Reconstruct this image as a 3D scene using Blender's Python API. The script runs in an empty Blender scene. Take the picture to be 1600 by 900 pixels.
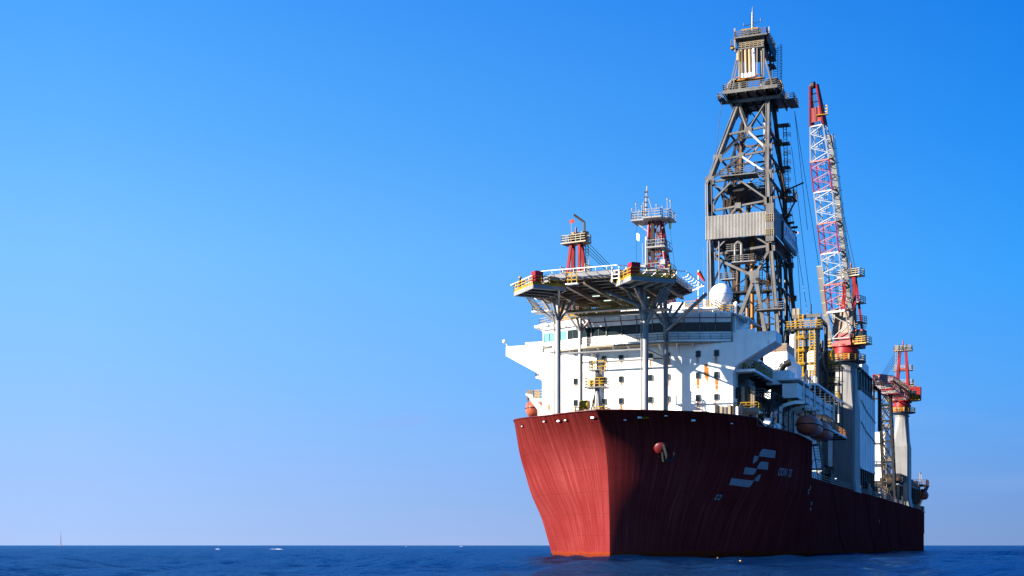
import bpy, math, random
import numpy as np
from mathutils import Vector, Matrix
random.seed(7)
C = bpy.context.scene.collection
SC = bpy.context.scene
PI = math.pi
# ------------------------------------------------------------------ camera, sky, sun
# ship frame: +X port side, +Y aft, Z up, metres; the stem meets the water at the origin
cam_d = bpy.data.cameras.new('camera'); cam = bpy.data.objects.new('camera', cam_d); C.objects.link(cam)
cam.location = (52.81, -167.33, 1.62)
cam.rotation_euler = (PI/2, 0, math.radians(21.7))
cam_d.sensor_width = 36; cam_d.lens = 46.93; cam_d.shift_y = 0.2512
cam_d.clip_end = 60000; cam_d.clip_start = .5
SC.camera = cam
SUN_ROT, SUN_EL = math.radians(127), math.radians(19)      # counter-clockwise from +Y (aft)
SKY_LEVEL = 1/3.73
w = bpy.data.worlds.new('World'); SC.world = w; w.use_nodes = True
nt = w.node_tree; bg = nt.nodes['Background']
def N_(t, **k):
    n = nt.nodes.new(t)
    for q, v in k.items(): setattr(n, q, v)
    return n
def mth(op, a, b=None, c=None, clamp=False):
    n = N_('ShaderNodeMath', operation=op, use_clamp=clamp)
    for i, v in enumerate((a, b, c)):
        if v is None: continue
        if isinstance(v, (int, float)): n.inputs[i].default_value = v
        else: nt.links.new(v, n.inputs[i])
    return n.outputs[0]
sky = N_('ShaderNodeTexSky', sky_type='NISHITA'); sky.sun_disc = False
sky.sun_elevation = SUN_EL; sky.sun_rotation = SUN_ROT
sky.air_density = .7; sky.dust_density = 0; sky.ozone_density = 6.0; sky.altitude = 0
# the clear polarised blue of this day: one smooth gradient by height above the horizon and angle from the sun, laid over the Sky Texture
tc = N_('ShaderNodeTexCoord'); sx = N_('ShaderNodeSeparateXYZ'); nt.links.new(tc.outputs['Generated'], sx.inputs[0])
elv = mth('ARCSINE', mth('MAXIMUM', sx.outputs[2], 0.0))
ef = mth('DIVIDE', elv, PI/2)
hyp = mth('SQRT', mth('MAXIMUM', mth('SUBTRACT', 1.0, mth('MULTIPLY', sx.outputs[2], sx.outputs[2])), 1e-4))
sunh = (-math.sin(SUN_ROT), math.cos(SUN_ROT))
ca_ = mth('DIVIDE', mth('ADD', mth('MULTIPLY', sx.outputs[0], sunh[0]), mth('MULTIPLY', sx.outputs[1], sunh[1])), hyp)
af = mth('MULTIPLY_ADD', ca_, 1/.70, .65/.70, clamp=True)
def ramp(stops):
    r = N_('ShaderNodeValToRGB'); r.color_ramp.interpolation = 'EASE' if False else 'LINEAR'
    while len(r.color_ramp.elements) < len(stops): r.color_ramp.elements.new(.5)
    for e, (deg, c) in zip(r.color_ramp.elements, stops): e.position = deg/90; e.color = (*c, 1)
    nt.links.new(ef, r.inputs[0]); return r.outputs[0]
sunside = ramp([(0, (.385,.54,.91)), (3, (.34,.545,.97)), (7, (.265,.56,1.0)), (12, (.205,.55,1.0)), (17, (.115,.45,1.0)), (23, (.055,.345,1.0)), (40, (.03,.24,.85)), (90, (.02,.17,.65))])
away = ramp([(0, (.16,.275,.57)), (2.5, (.13,.31,.70)), (6, (.07,.35,.90)), (11, (.022,.335,.97)), (16, (.006,.255,.90)), (23, (.0,.18,.78)), (40, (.004,.13,.60)), (90, (.01,.12,.55))])
mixn = N_('ShaderNodeMix', data_type='RGBA'); nt.links.new(af, mixn.inputs[0]); nt.links.new(away, mixn.inputs[6]); nt.links.new(sunside, mixn.inputs[7])
# faint lavender streaks of thin cloud low over the sea
mpn = N_('ShaderNodeMapping'); mpn.inputs['Scale'].default_value = (4, 4, 30); nt.links.new(tc.outputs['Generated'], mpn.inputs[0])
cn = N_('ShaderNodeTexNoise'); cn.inputs['Scale'].default_value = 1.0; cn.inputs['Detail'].default_value = 5; nt.links.new(mpn.outputs[0], cn.inputs['Vector'])
cm = N_('ShaderNodeMapRange'); cm.inputs[1].default_value = .52; cm.inputs[2].default_value = .78; cm.inputs[4].default_value = .4; nt.links.new(cn.outputs[0], cm.inputs[0])
low = mth('MULTIPLY', cm.outputs[0], mth('SUBTRACT', 1.0, mth('DIVIDE', elv, math.radians(9)), clamp=True))
cl = N_('ShaderNodeMix', data_type='RGBA'); nt.links.new(low, cl.inputs[0]); nt.links.new(mixn.outputs[2], cl.inputs[6]); cl.inputs[7].default_value = (.40,.48,.86,1)
# one small mauve wisp of cloud left of the bow
wa, we = math.radians(21.7+4.8), math.radians(5.25)
wx = mth('ADD', mth('MULTIPLY', sx.outputs[0], math.cos(wa)/.030), mth('MULTIPLY', sx.outputs[1], math.sin(wa)/.030))
wy = mth('MULTIPLY_ADD', sx.outputs[2], 1/.0062, -math.sin(we)/.0062)
wy = mth('ADD', wy, mth('MULTIPLY_ADD', cn.outputs[0], 3.0, -1.5)); wy = mth('MULTIPLY_ADD', wx, -.5, wy)
wm = mth('SUBTRACT', 1.0, mth('ADD', mth('MULTIPLY', wx, wx), mth('MULTIPLY', wy, wy)), clamp=True)
front = mth('GREATER_THAN', mth('ADD', mth('MULTIPLY', sx.outputs[0], -math.sin(wa)), mth('MULTIPLY', sx.outputs[1], math.cos(wa))), 0.0)
wm = mth('MULTIPLY', mth('MULTIPLY', wm, front), .32)
cl2 = N_('ShaderNodeMix', data_type='RGBA'); nt.links.new(wm, cl2.inputs[0]); nt.links.new(cl.outputs[2], cl2.inputs[6]); cl2.inputs[7].default_value = (.30,.40,.86,1); cl = cl2
sc10 = N_('ShaderNodeVectorMath', operation='SCALE'); nt.links.new(cl.outputs[2], sc10.inputs[0]); sc10.inputs['Scale'].default_value = 10*SKY_LEVEL
fin = N_('ShaderNodeMix', data_type='RGBA'); fin.inputs[0].default_value = .02; nt.links.new(sc10.outputs[0], fin.inputs[6]); nt.links.new(sky.outputs[0], fin.inputs[7])
nt.links.new(fin.outputs[2], bg.inputs['Color']); bg.inputs['Strength'].default_value = 0.1
sl = bpy.data.lights.new('sun', 'SUN'); sl.energy = 5.0; sl.angle = math.radians(.5); sl.color = (1, .93, .82)
so = bpy.data.objects.new('sun', sl); C.objects.link(so)
sd = Vector((-math.sin(SUN_ROT)*math.cos(SUN_EL), math.cos(SUN_ROT)*math.cos(SUN_EL), math.sin(SUN_EL)))
so.rotation_euler = sd.to_track_quat('Z', 'Y').to_euler(); so.location = sd*400
SC.view_settings.view_transform = 'Standard'; SC.view_settings.look = 'None'
SC.view_settings.exposure = 1.9; SC.view_settings.gamma = 1

# ------------------------------------------------------------------ materials
def paint(name, col, rough=.45, var=.12, rust=0, rcol=(.16, .055, .02), streak=.12, scale=.9, metal=0, bump=.0, spec=.22, attr=None):
    """painted steel: uneven colour, soft dirt and vertical rust runs"""
    if max(col) < .7: col = tuple(c*.54 for c in col)
    m = bpy.data.materials.new(name); m.use_nodes = True
    n, l = m.node_tree.nodes, m.node_tree.links
    b = n['Principled BSDF']; b.inputs['Roughness'].default_value = rough; b.inputs['Metallic'].default_value = metal
    b.inputs['Specular IOR Level'].default_value = spec
    g = n.new('ShaderNodeNewGeometry')
    mp = n.new('ShaderNodeMapping'); mp.inputs['Scale'].default_value = (scale, scale, scale*streak)
    l.new(g.outputs['Position'], mp.inputs['Vector'])
    n1 = n.new('ShaderNodeTexNoise'); n1.inputs['Scale'].default_value = 1.0; n1.inputs['Detail'].default_value = 6
    l.new(mp.outputs[0], n1.inputs['Vector'])
    n2 = n.new('ShaderNodeTexNoise'); n2.inputs['Scale'].default_value = .35; n2.inputs['Detail'].default_value = 5
    l.new(g.outputs['Position'], n2.inputs['Vector'])
    mx = n.new('ShaderNodeMix'); mx.data_type = 'RGBA'
    d = 1-var*1.6
    mx.inputs[6].default_value = (col[0]*d, col[1]*d*.98, col[2]*d*.96, 1)
    u = 1+var*.7
    mx.inputs[7].default_value = (min(col[0]*u, .9), min(col[1]*u, .9), min(col[2]*u, .9), 1)
    ad = n.new('ShaderNodeMath'); ad.operation = 'ADD'; l.new(n1.outputs[0], ad.inputs[0]); l.new(n2.outputs[0], ad.inputs[1])
    mr = n.new('ShaderNodeMapRange'); mr.inputs[1].default_value = .7; mr.inputs[2].default_value = 1.25
    l.new(ad.outputs[0], mr.inputs[0]); l.new(mr.outputs[0], mx.inputs[0])
    out = mx.outputs[2]
    if rust or attr:
        r = n.new('ShaderNodeMapRange'); r.inputs[1].default_value = .66-.12*rust; r.inputs[2].default_value = .74-.05*rust
        r.inputs[4].default_value = .85
        n3 = n.new('ShaderNodeTexNoise'); n3.inputs['Scale'].default_value = 1.7; n3.inputs['Detail'].default_value = 7; n3.inputs['Roughness'].default_value = .65
        l.new(mp.outputs[0], n3.inputs['Vector']); l.new(n3.outputs[0], r.inputs[0])
        fac = r.outputs[0]
        if attr:
            at = n.new('ShaderNodeAttribute'); at.attribute_name = attr
            m2 = n.new('ShaderNodeMath'); m2.operation = 'MULTIPLY_ADD'
            ms = n.new('ShaderNodeMapRange'); ms.inputs[1].default_value = .18; ms.inputs[2].default_value = .48
            l.new(n3.outputs[0], ms.inputs[0])
            l.new(at.outputs['Fac'], m2.inputs[0]); l.new(ms.outputs[0], m2.inputs[1])
            if rust: l.new(fac, m2.inputs[2])
            else: m2.inputs[2].default_value = 0
            cl = n.new('ShaderNodeClamp'); l.new(m2.outputs[0], cl.inputs[0]); fac = cl.outputs[0]
        m3 = n.new('ShaderNodeMix'); m3.data_type = 'RGBA'
        l.new(fac, m3.inputs[0]); l.new(out, m3.inputs[6]); m3.inputs[7].default_value = (*rcol, 1)
        out = m3.outputs[2]
    l.new(out, b.inputs['Base Color'])
    if bump:
        bp = n.new('ShaderNodeBump'); bp.inputs['Strength'].default_value = bump; bp.inputs['Distance'].default_value = .05
        l.new(n2.outputs[0], bp.inputs['Height']); l.new(bp.outputs[0], b.inputs['Normal'])
    return m
M = {}
M['white'] = paint('white_paint', (.80, .78, .74), rust=.35, rcol=(.34, .15, .05))
M['wall'] = paint('white_wall_paint', (.80, .775, .72), rust=.05, rcol=(.30, .095, .012), attr='rust', var=.06)
M['cream'] = paint('cream_paint', (.46, .37, .24), rust=.6)
M['dome'] = paint('white_dome_gelcoat', (.78, .78, .79), var=.03, rough=.3)
M['sheet'] = paint('ribbed_metal_sheet', (.69, .64, .57), rust=.1, metal=.05, rough=.45)
M['foam'] = paint('white_sea_foam', (.8, .82, .84), rough=.9, var=.05)
M['lampish'] = paint('bright_float_orange', (.8, .35, .08), rough=.4)
M['steel'] = paint('grey_steel_paint', (.24, .23, .22), rust=.45, rcol=(.13, .06, .03))
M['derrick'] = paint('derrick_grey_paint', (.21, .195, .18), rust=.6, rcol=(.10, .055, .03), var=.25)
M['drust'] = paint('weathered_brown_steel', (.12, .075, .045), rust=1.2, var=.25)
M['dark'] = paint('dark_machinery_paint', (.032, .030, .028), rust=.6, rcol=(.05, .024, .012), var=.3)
M['under'] = paint('beige_underdeck_paint', (.46, .32, .22), rust=.8, rcol=(.11, .045, .02), var=.25, streak=1)
M['crane'] = paint('pedestal_grey_paint', (.33, .32, .31), rust=.25, rcol=(.14, .11, .09), var=.12)
M['hullp'] = paint('hull_red_paint', (.155, .012, .014), rust=.3)
M['boomwhite'] = paint('weathered_boom_white', (.43, .41, .39), rust=.6, rcol=(.2, .08, .05))
M['pole'] = paint('faded_pink_pole_paint', (.42, .30, .32), var=.05)
M['red'] = paint('crane_red_paint', (.36, .016, .018), rust=.3, var=.25)
M['boxred'] = paint('deep_red_paint', (.40, .010, .03), var=.1)
M['yellow'] = paint('yellow_paint', (.62, .34, .008), rust=.35, rcol=(.3, .13, .03))
M['galv'] = paint('galvanised_steel', (.36, .355, .36), rough=.4, metal=.15, rust=.2)
M['orange'] = paint('lifeboat_orange', (.69, .15, .08), rust=.1, var=.12, rough=.35)
M['black'] = paint('black_rubber', (.02, .02, .022), rough=.6)
M['green'] = paint('dark_green_tarpaulin', (.015, .07, .05), rough=.8, streak=1, bump=.3)
M['gpaint'] = paint('green_pipe_paint', (.03, .25, .08))
M['tan'] = paint('tan_bottle_paint', (.46, .31, .15), rust=.4, var=.1)
M['logo'] = paint('white_hull_marking', (.42, .43, .46), rust=.25, rcol=(.3, .16, .1))
M['sock'] = paint('red_windsock_cloth', (.62, .05, .03), rough=.9)
M['blue'] = paint('blue_sign_lettering', (.03, .16, .42))
M['banner'] = paint('white_banner_sheet', (.74, .76, .78), rough=.7, var=.06)
M['amber'] = paint('amber_pipe_paint', (.50, .18, .008), rust=.6)
M['rope'] = paint('dark_wire_rope', (.06, .06, .06))
def glass(name, col, rough=.05):
    m = bpy.data.materials.new(name); m.use_nodes = True
    b = m.node_tree.nodes['Principled BSDF']; b.inputs['Base Color'].default_value = (*col, 1)
    b.inputs['Roughness'].default_value = rough; b.inputs['Specular IOR Level'].default_value = .22; return m
M['glass'] = glass('dark_window_glass', (.012, .02, .022))
M['tglass'] = glass('teal_window_glass', (.10, .24, .24), .12)
def lamp_mat(name, col, s):
    m = bpy.data.materials.new(name); m.use_nodes = True
    b = m.node_tree.nodes['Principled BSDF']; b.inputs['Emission Color'].default_value = (*col, 1); b.inputs['Emission Strength'].default_value = s; return m
M['lamp'] = lamp_mat('lit_deck_lamp', (1, .32, .04), .5)
M['tube'] = lamp_mat('lit_tube_lamp', (.8, 1, .85), .35)

def hull_material():
    m = bpy.data.materials.new('weathered_red_hull_paint'); m.use_nodes = True
    n, l = m.node_tree.nodes, m.node_tree.links; b = n['Principled BSDF']
    b.inputs['Roughness'].default_value = .9; b.inputs['Specular IOR Level'].default_value = 0
    uv = n.new('ShaderNodeUVMap')
    def noise(sx, sy, sc, det, ro=.6, dist=0):
        mp = n.new('ShaderNodeMapping'); mp.inputs['Scale'].default_value = (sx, sy, 1); l.new(uv.outputs[0], mp.inputs[0])
        t = n.new('ShaderNodeTexNoise'); t.inputs['Scale'].default_value = sc; t.inputs['Detail'].default_value = det; t.inputs['Roughness'].default_value = ro
        t.inputs['Distortion'].default_value = dist
        l.new(mp.outputs[0], t.inputs['Vector']); return t.outputs[0]
    def rng(s, a, c, d=0, e=1):
        r = n.new('ShaderNodeMapRange'); r.inputs[1].default_value = a; r.inputs[2].default_value = c; r.inputs[3].default_value = d; r.inputs[4].default_value = e
        l.new(s, r.inputs[0]); return r.outputs[0]
    def mix(f, c1, c2):
        x = n.new('ShaderNodeMix'); x.data_type = 'RGBA'; l.new(f, x.inputs[0])
        for i, c in ((6, c1), (7, c2)):
            if isinstance(c, tuple): x.inputs[i].default_value = (*c, 1)
            else: l.new(c, x.inputs[i])
        return x.outputs[2]
    def mul(a, c):
        x = n.new('ShaderNodeMath'); x.operation = 'MULTIPLY'; l.new(a, x.inputs[0])
        if isinstance(c, (int, float)): x.inputs[1].default_value = c
        else: l.new(c, x.inputs[1])
        return x.outputs[0]
    fine = noise(9, .12, 1.0, 9, .75); mid = noise(2.6, .06, 1.0, 8); cloud = noise(.10, .12, 1.0, 4)
    sep = n.new('ShaderNodeSeparateXYZ'); l.new(uv.outputs[0], sep.inputs[0]); z = sep.outputs[1]
    c = mix(rng(fine, .38, .62), (.092, .0080, .0082), (.168, .0265, .0255))
    c = mix(mul(rng(mid, .50, .74), .42), c, (.262, .070, .062))
    c = mix(mul(rng(cloud, .40, .65), .45), c, (.088, .0058, .0065))
    # darker, rustier runs below the deck edge
    edge = rng(z, 12.0, 18.5); run = noise(1.5, .05, 1.0, 7, .7)
    c = mix(mul(mul(edge, rng(run, .36, .60)), .85), c, (.038, .0046, .0028))
    # welded plate seams
    for ax, per, wd, st in ((1, 2.9, .012, .30), (0, 7.6, .006, .22)):
        fr = n.new('ShaderNodeMath'); fr.operation = 'PINGPONG'; l.new(sep.outputs[ax], fr.inputs[0]); fr.inputs[1].default_value = per/2
        ls = n.new('ShaderNodeMath'); ls.operation = 'LESS_THAN'; l.new(fr.outputs[0], ls.inputs[0]); ls.inputs[1].default_value = wd*per
        c = mix(mul(ls.outputs[0], st), c, (.05, .008, .006))
    c = mix(mul(rng(noise(6.0, .09, 1.0, 5), .64, .72), .5), c, (.04, .005, .004))
    # antifouling stripe and slime at the waterline
    wl = rng(noise(.5, 1.5, 1.0, 4), .3, .7, .45, 1.0)
    lt = n.new('ShaderNodeMath'); lt.operation = 'LESS_THAN'; l.new(z, lt.inputs[0]); l.new(wl, lt.inputs[1])
    c = mix(lt.outputs[0], c, (.15, .022, .008))
    # wet band the swell keeps dark
    wz = n.new('ShaderNodeMath'); wz.operation = 'ADD'; l.new(z, wz.inputs[0]); l.new(noise(.9, .3, 1.0, 4), wz.inputs[1])
    c = mix(rng(wz.outputs[0], .75, 1.15, .45, 0), c, (.03, .008, .006))
    l.new(c, b.inputs['Base Color'])
    # plates: shallow buckling
    bp = n.new('ShaderNodeBump'); bp.inputs['Strength'].default_value = .12; bp.inputs['Distance'].default_value = .05
    l.new(noise(1.3, .08, 1.0, 3), bp.inputs['Height']); l.new(bp.outputs[0], b.inputs['Normal'])
    return m
M['hull'] = hull_material()

# ------------------------------------------------------------------ mesh builder
class MB:
    def __init__(s): s.v = []; s.f = []
    def add(s, vs, fs):
        o = len(s.v); s.v += [tuple(v) for v in vs]; s.f += [tuple(i+o for i in f) for f in fs]; return s
    def box(s, x0, x1, y0, y1, z0, z1):
        return s.add([(x0,y0,z0),(x1,y0,z0),(x1,y1,z0),(x0,y1,z0),(x0,y0,z1),(x1,y0,z1),(x1,y1,z1),(x0,y1,z1)],
                     [(3,2,1,0),(4,5,6,7),(0,1,5,4),(1,2,6,5),(2,3,7,6),(3,0,4,7)])
    def frame(s, p, q):
        d = (q-p).normalized(); r = Vector((0,0,1)) if abs(d.z) < .9 else Vector((0,1,0))
        a = d.cross(r).normalized(); return a, a.cross(d).normalized()
    def beam(s, p, q, w, h=None):
        p, q = Vector(p), Vector(q); h = h or w; a, b = s.frame(p, q); a = a*w/2; b = b*h/2
        return s.add([p-a-b, p+a-b, p+a+b, p-a+b, q-a-b, q+a-b, q+a+b, q-a+b],
                     [(3,2,1,0),(4,5,6,7),(0,1,5,4),(1,2,6,5),(2,3,7,6),(3,0,4,7)])
    def tube(s, p, q, r, r2=None, n=8):
        p, q = Vector(p), Vector(q); r2 = r if r2 is None else r2; a, b = s.frame(p, q)
        vs = []
        for c, rr in ((p, r), (q, r2)):
            for i in range(n):
                t = 2*PI*i/n; vs.append(c+(a*math.cos(t)+b*math.sin(t))*rr)
        fs = [(i, (i+1) % n, n+(i+1) % n, n+i) for i in range(n)]+[tuple(range(n))[::-1], tuple(range(n, 2*n))]
        return s.add(vs, fs)
    def path(s, pts, r, n=6):
        for a, b in zip(pts, pts[1:]): s.tube(a, b, r, n=n)
        return s
    def prism(s, poly, z0, z1):
        n = len(poly); vs = [(x, y, z0) for x, y in poly]+[(x, y, z1) for x, y in poly]
        return s.add(vs, [tuple(range(n))[::-1], tuple(range(n, 2*n))]+[(i, (i+1) % n, n+(i+1) % n, n+i) for i in range(n)])
    def extr(s, poly, d):
        """planar polygon (3D points) thickened along d"""
        n = len(poly); d = Vector(d); vs = [Vector(p) for p in poly]+[Vector(p)+d for p in poly]
        return s.add(vs, [tuple(range(n))[::-1], tuple(range(n, 2*n))]+[(i, (i+1) % n, n+(i+1) % n, n+i) for i in range(n)])
    def lathe(s, c, prof, n=16, axis='Z'):
        vs = []; c = Vector(c)
        for r, z in prof:
            for i in range(n):
                t = 2*PI*i/n; x, y = r*math.cos(t), r*math.sin(t)
                vs.append(c+(Vector((x, y, z)) if axis == 'Z' else Vector((x, z, y)) if axis == 'Y' else Vector((z, x, y))))
        k = len(prof); fs = []
        for j in range(k-1):
            for i in range(n): fs.append((j*n+i, j*n+(i+1) % n, (j+1)*n+(i+1) % n, (j+1)*n+i))
        fs += [tuple(range(n))[::-1], tuple(range((k-1)*n, k*n))]
        return s.add(vs, fs)
    def sphere(s, c, r, n=20, k=12, sz=1):
        return s.lathe(c, [(max(r*math.sin(PI*j/k), .002), -r*sz*math.cos(PI*j/k)) for j in range(k+1)], n)
    def rail(s, pts, h=1.1, sp=1.7, r=.036, mids=2, closed=False):
        pts = [Vector(p) for p in pts]
        if closed: pts.append(pts[0])
        for a, b in zip(pts, pts[1:]):
            L = (b-a).length; k = max(1, round(L/sp))
            for i in range(k+1):
                p = a.lerp(b, i/k); s.beam(p, p+Vector((0,0,h)), r*2)
            for j in range(mids+1):
                o = Vector((0,0,h*(j+1)/(mids+1))); s.beam(a+o, b+o, r*2)
        return s
    def ladder(s, p, q, w=(.45,0,0), sp=.4, r=.04):
        p, q, w = Vector(p), Vector(q), Vector(w); s.beam(p, q, r*2); s.beam(p+w, q+w, r*2)
        k = max(2, int((q-p).length/sp))
        for i in range(1, k): a = p.lerp(q, i/k); s.beam(a, a+w, r*1.4)
        return s
    def build(s, name, mat, parent=None, smooth=False, label=None):
        me = bpy.data.meshes.new(name); me.from_pydata(s.v, [], s.f)
        me.materials.append(M[mat] if isinstance(mat, str) else mat)
        if smooth:
            me.shade_smooth(); me.set_sharp_from_angle(angle=math.radians(38))
        me.update()
        return put(me, name, parent, label)
def put(me, name, parent=None, label=None):
    o = bpy.data.objects.new(name, me); C.objects.link(o)
    if parent:
        o.parent = parent
        if parent.type == 'EMPTY': o.matrix_parent_inverse = Matrix.Translation(-parent.location)
    if label: o['label'] = label
    return o
def thing(name, label, cat, loc=(0,0,0), group=None):
    o = bpy.data.objects.new(name, None); C.objects.link(o); o.location = loc; o.empty_display_size = .5
    o['label'] = label; o['category'] = cat
    if group: o['group'] = group
    return o
def tag(o, label, cat, group=None):
    o['label'] = label; o['category'] = cat
    if group: o['group'] = group
    return o
def dup(root, delta, label):
    r = root.copy(); C.objects.link(r); r.location = root.location+Vector(delta); r['label'] = label
    for ch in list(root.children):
        c = ch.copy(); C.objects.link(c); c.parent = r; c.matrix_parent_inverse = ch.matrix_parent_inverse.copy()
        for g in list(ch.children):
            d = g.copy(); C.objects.link(d); d.parent = c
    return r
def B(*a, **k): return MB().beam(*a, **k)
def T(*a, **k): return MB().tube(*a, **k)
def X(*a): return MB().box(*a)
def lamp(p, up, mat='lamp', s=.18): return X(p[0]-s, p[0]+s, p[1]-s, p[1]+s, p[2]-s*.6, p[2]+s*.6).build('lamp_glass', mat, up)
# ------------------------------------------------------------------ sea: one sheet to the horizon, real swell
def make_sea():
    N = 920
    u = np.linspace(-1, 1, N); g = 70*np.sinh(5.75*u)
    X0, Y0 = np.meshgrid(2+g, -72+g)
    dx = 70*5.75*np.cosh(5.75*u)/(N/2); D = np.maximum(*np.meshgrid(dx, dx))
    Z = np.zeros_like(X0); rs = np.random.RandomState(3)
    for i in range(46):
        lam = 2.6*(1.075**i)*(.9+.2*rs.rand()); th = math.radians(205)+rs.randn()*.6; k = 2*PI/lam
        amp = .0118*lam**.66*(1 if lam < 22 else (22/lam)**1.2)*np.exp(-(D/(lam*.32))**2)
        ph = k*(X0*math.cos(th)+Y0*math.sin(th))+rs.rand()*6.28
        s = np.sin(ph); Z += amp*(s+.25*np.cos(2*ph))
    v = np.stack([X0, Y0, Z], -1).reshape(-1, 3)
    idx = np.arange(N*N).reshape(N, N)
    f = np.stack([idx[:-1, :-1], idx[:-1, 1:], idx[1:, 1:], idx[1:, :-1]], -1).reshape(-1, 4)
    me = bpy.data.meshes.new('sea'); me.vertices.add(len(v)); me.vertices.foreach_set('co', v.astype(np.float32).ravel())
    me.loops.add(f.size); me.loops.foreach_set('vertex_index', f.astype(np.int32).ravel())
    me.polygons.add(len(f)); me.polygons.foreach_set('loop_start', (np.arange(len(f))*4).astype(np.int32))
    me.polygons.foreach_set('loop_total', np.full(len(f), 4, np.int32)); me.polygons.foreach_set('use_smooth', np.ones(len(f), bool))
    me.update(); me.validate()
    m = bpy.data.materials.new('sea_water'); m.use_nodes = True
    n, l = m.node_tree.nodes, m.node_tree.links; n.remove(n['Principled BSDF'])
    # averaged over its unresolved ripples the sea mirrors only part of what a flat sheet would, and mostly the higher, bluer sky
    dif = n.new('ShaderNodeBsdfDiffuse'); dif.inputs['Color'].default_value = (.0012, .013, .050, 1)
    glo = n.new('ShaderNodeBsdfAnisotropic'); glo.inputs['Color'].default_value = (.20, .48, .80, 1); glo.inputs['Roughness'].default_value = .07
    fre = n.new('ShaderNodeFresnel'); fre.inputs['IOR'].default_value = 1.333
    fm = n.new('ShaderNodeMapRange'); fm.inputs[1].default_value = 0; fm.inputs[2].default_value = 1; fm.inputs[3].default_value = .03; fm.inputs[4].default_value = .78
    l.new(fre.outputs[0], fm.inputs[0]); ms = n.new('ShaderNodeMixShader'); l.new(fm.outputs[0], ms.inputs[0]); l.new(dif.outputs[0], ms.inputs[1]); l.new(glo.outputs[0], ms.inputs[2])
    l.new(ms.outputs[0], n['Material Output'].inputs['Surface'])
    geo = n.new('ShaderNodeNewGeometry')
    prev = None
    for sc, st, dist, st3 in ((.35, 1.0, .30, (1, 1.5, 1)), (1.3, 1.0, .12, (1, 1.4, 1)), (4.5, 1.0, .04, (1, 1, 1))):
        mp = n.new('ShaderNodeMapping'); mp.inputs['Rotation'].default_value = (0, 0, .4); mp.inputs['Scale'].default_value = st3
        l.new(geo.outputs['Position'], mp.inputs[0])
        t = n.new('ShaderNodeTexNoise'); t.inputs['Scale'].default_value = sc; t.inputs['Detail'].default_value = 5; t.inputs['Roughness'].default_value = .6
        l.new(mp.outputs[0], t.inputs['Vector'])
        bp = n.new('ShaderNodeBump'); bp.inputs['Strength'].default_value = st; bp.inputs['Distance'].default_value = dist
        l.new(t.outputs[0], bp.inputs['Height'])
        if prev: l.new(prev.outputs[0], bp.inputs['Normal'])
        prev = bp
    for nd in (dif, glo, fre): l.new(prev.outputs[0], nd.inputs['Normal'])
    me.materials.append(m)
    o = put(me, 'sea'); o['kind'] = 'structure'
make_sea()

# ------------------------------------------------------------------ hull
ZK = [0,3,6,9,12,15,17,19.5]
T0 = [0,-.05,-.2,-.5,-1.0,-2.1,-3.6,-6.4]; TE = [60.25,55.75,50.75,44.0,40.25,37.5,38.5,41.0]
NN = [3,3.1,3.2,3.35,3.5,3.6,3.7,3.8]; BB = [.93,.93,.93,.93,.92,.89,.86,.84]
def ci(zz, A):
    z = min(max(zz, 0), 19.5); i = max(j for j in range(7) if ZK[j] <= z)
    def m(j):
        a, b = max(j-1, 0), min(j+1, 7); return (A[b]-A[a])/(ZK[b]-ZK[a])
    h = ZK[i+1]-ZK[i]; s = (z-ZK[i])/h
    return (2*s**3-3*s*s+1)*A[i]+(s**3-2*s*s+s)*h*m(i)+(-2*s**3+3*s*s)*A[i+1]+(s**3-s*s)*h*m(i+1)
def hw(t, z):
    t0, TT, n, b = ci(z, T0), ci(z, TE), ci(z, NN), ci(z, BB)
    return 21*(1-(1-min(max((t-t0)/(TT-t0), 0), 1))**n)**b
def tw(p, z):
    """how far aft the hull reaches half-breadth p at height z"""
    t0, TT, n, b = ci(z, T0), ci(z, TE), ci(z, NN), ci(z, BB)
    return t0+(TT-t0)*(1-(1-(abs(p)/21)**(1/b))**(1/n))
def on(t, z, side=1, off=0.0):
    """point on the hull side, pushed out along its normal"""
    p = Vector((side*hw(t, z), t, z)); e = .1
    a = Vector((side*hw(t+e, z), t+e, z))-p; b = Vector((side*hw(t, z+e), t, z+e))-p
    nn = a.cross(b).normalized()*(1 if side > 0 else -1)
    return p+nn*off
DECK, FEND, STERN = 11.6, 33.0, 239.0
def ztop(t, side):
    if t > FEND: return DECK
    if side > 0: return (18.85-.03*max(t-2, 0)) if t < 11.0 else 17.6-.03*(t-11.6)
    return 18.85+.06*max(t+1, 0) if t < 13 else 19.7-.13*(t-13)
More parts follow.
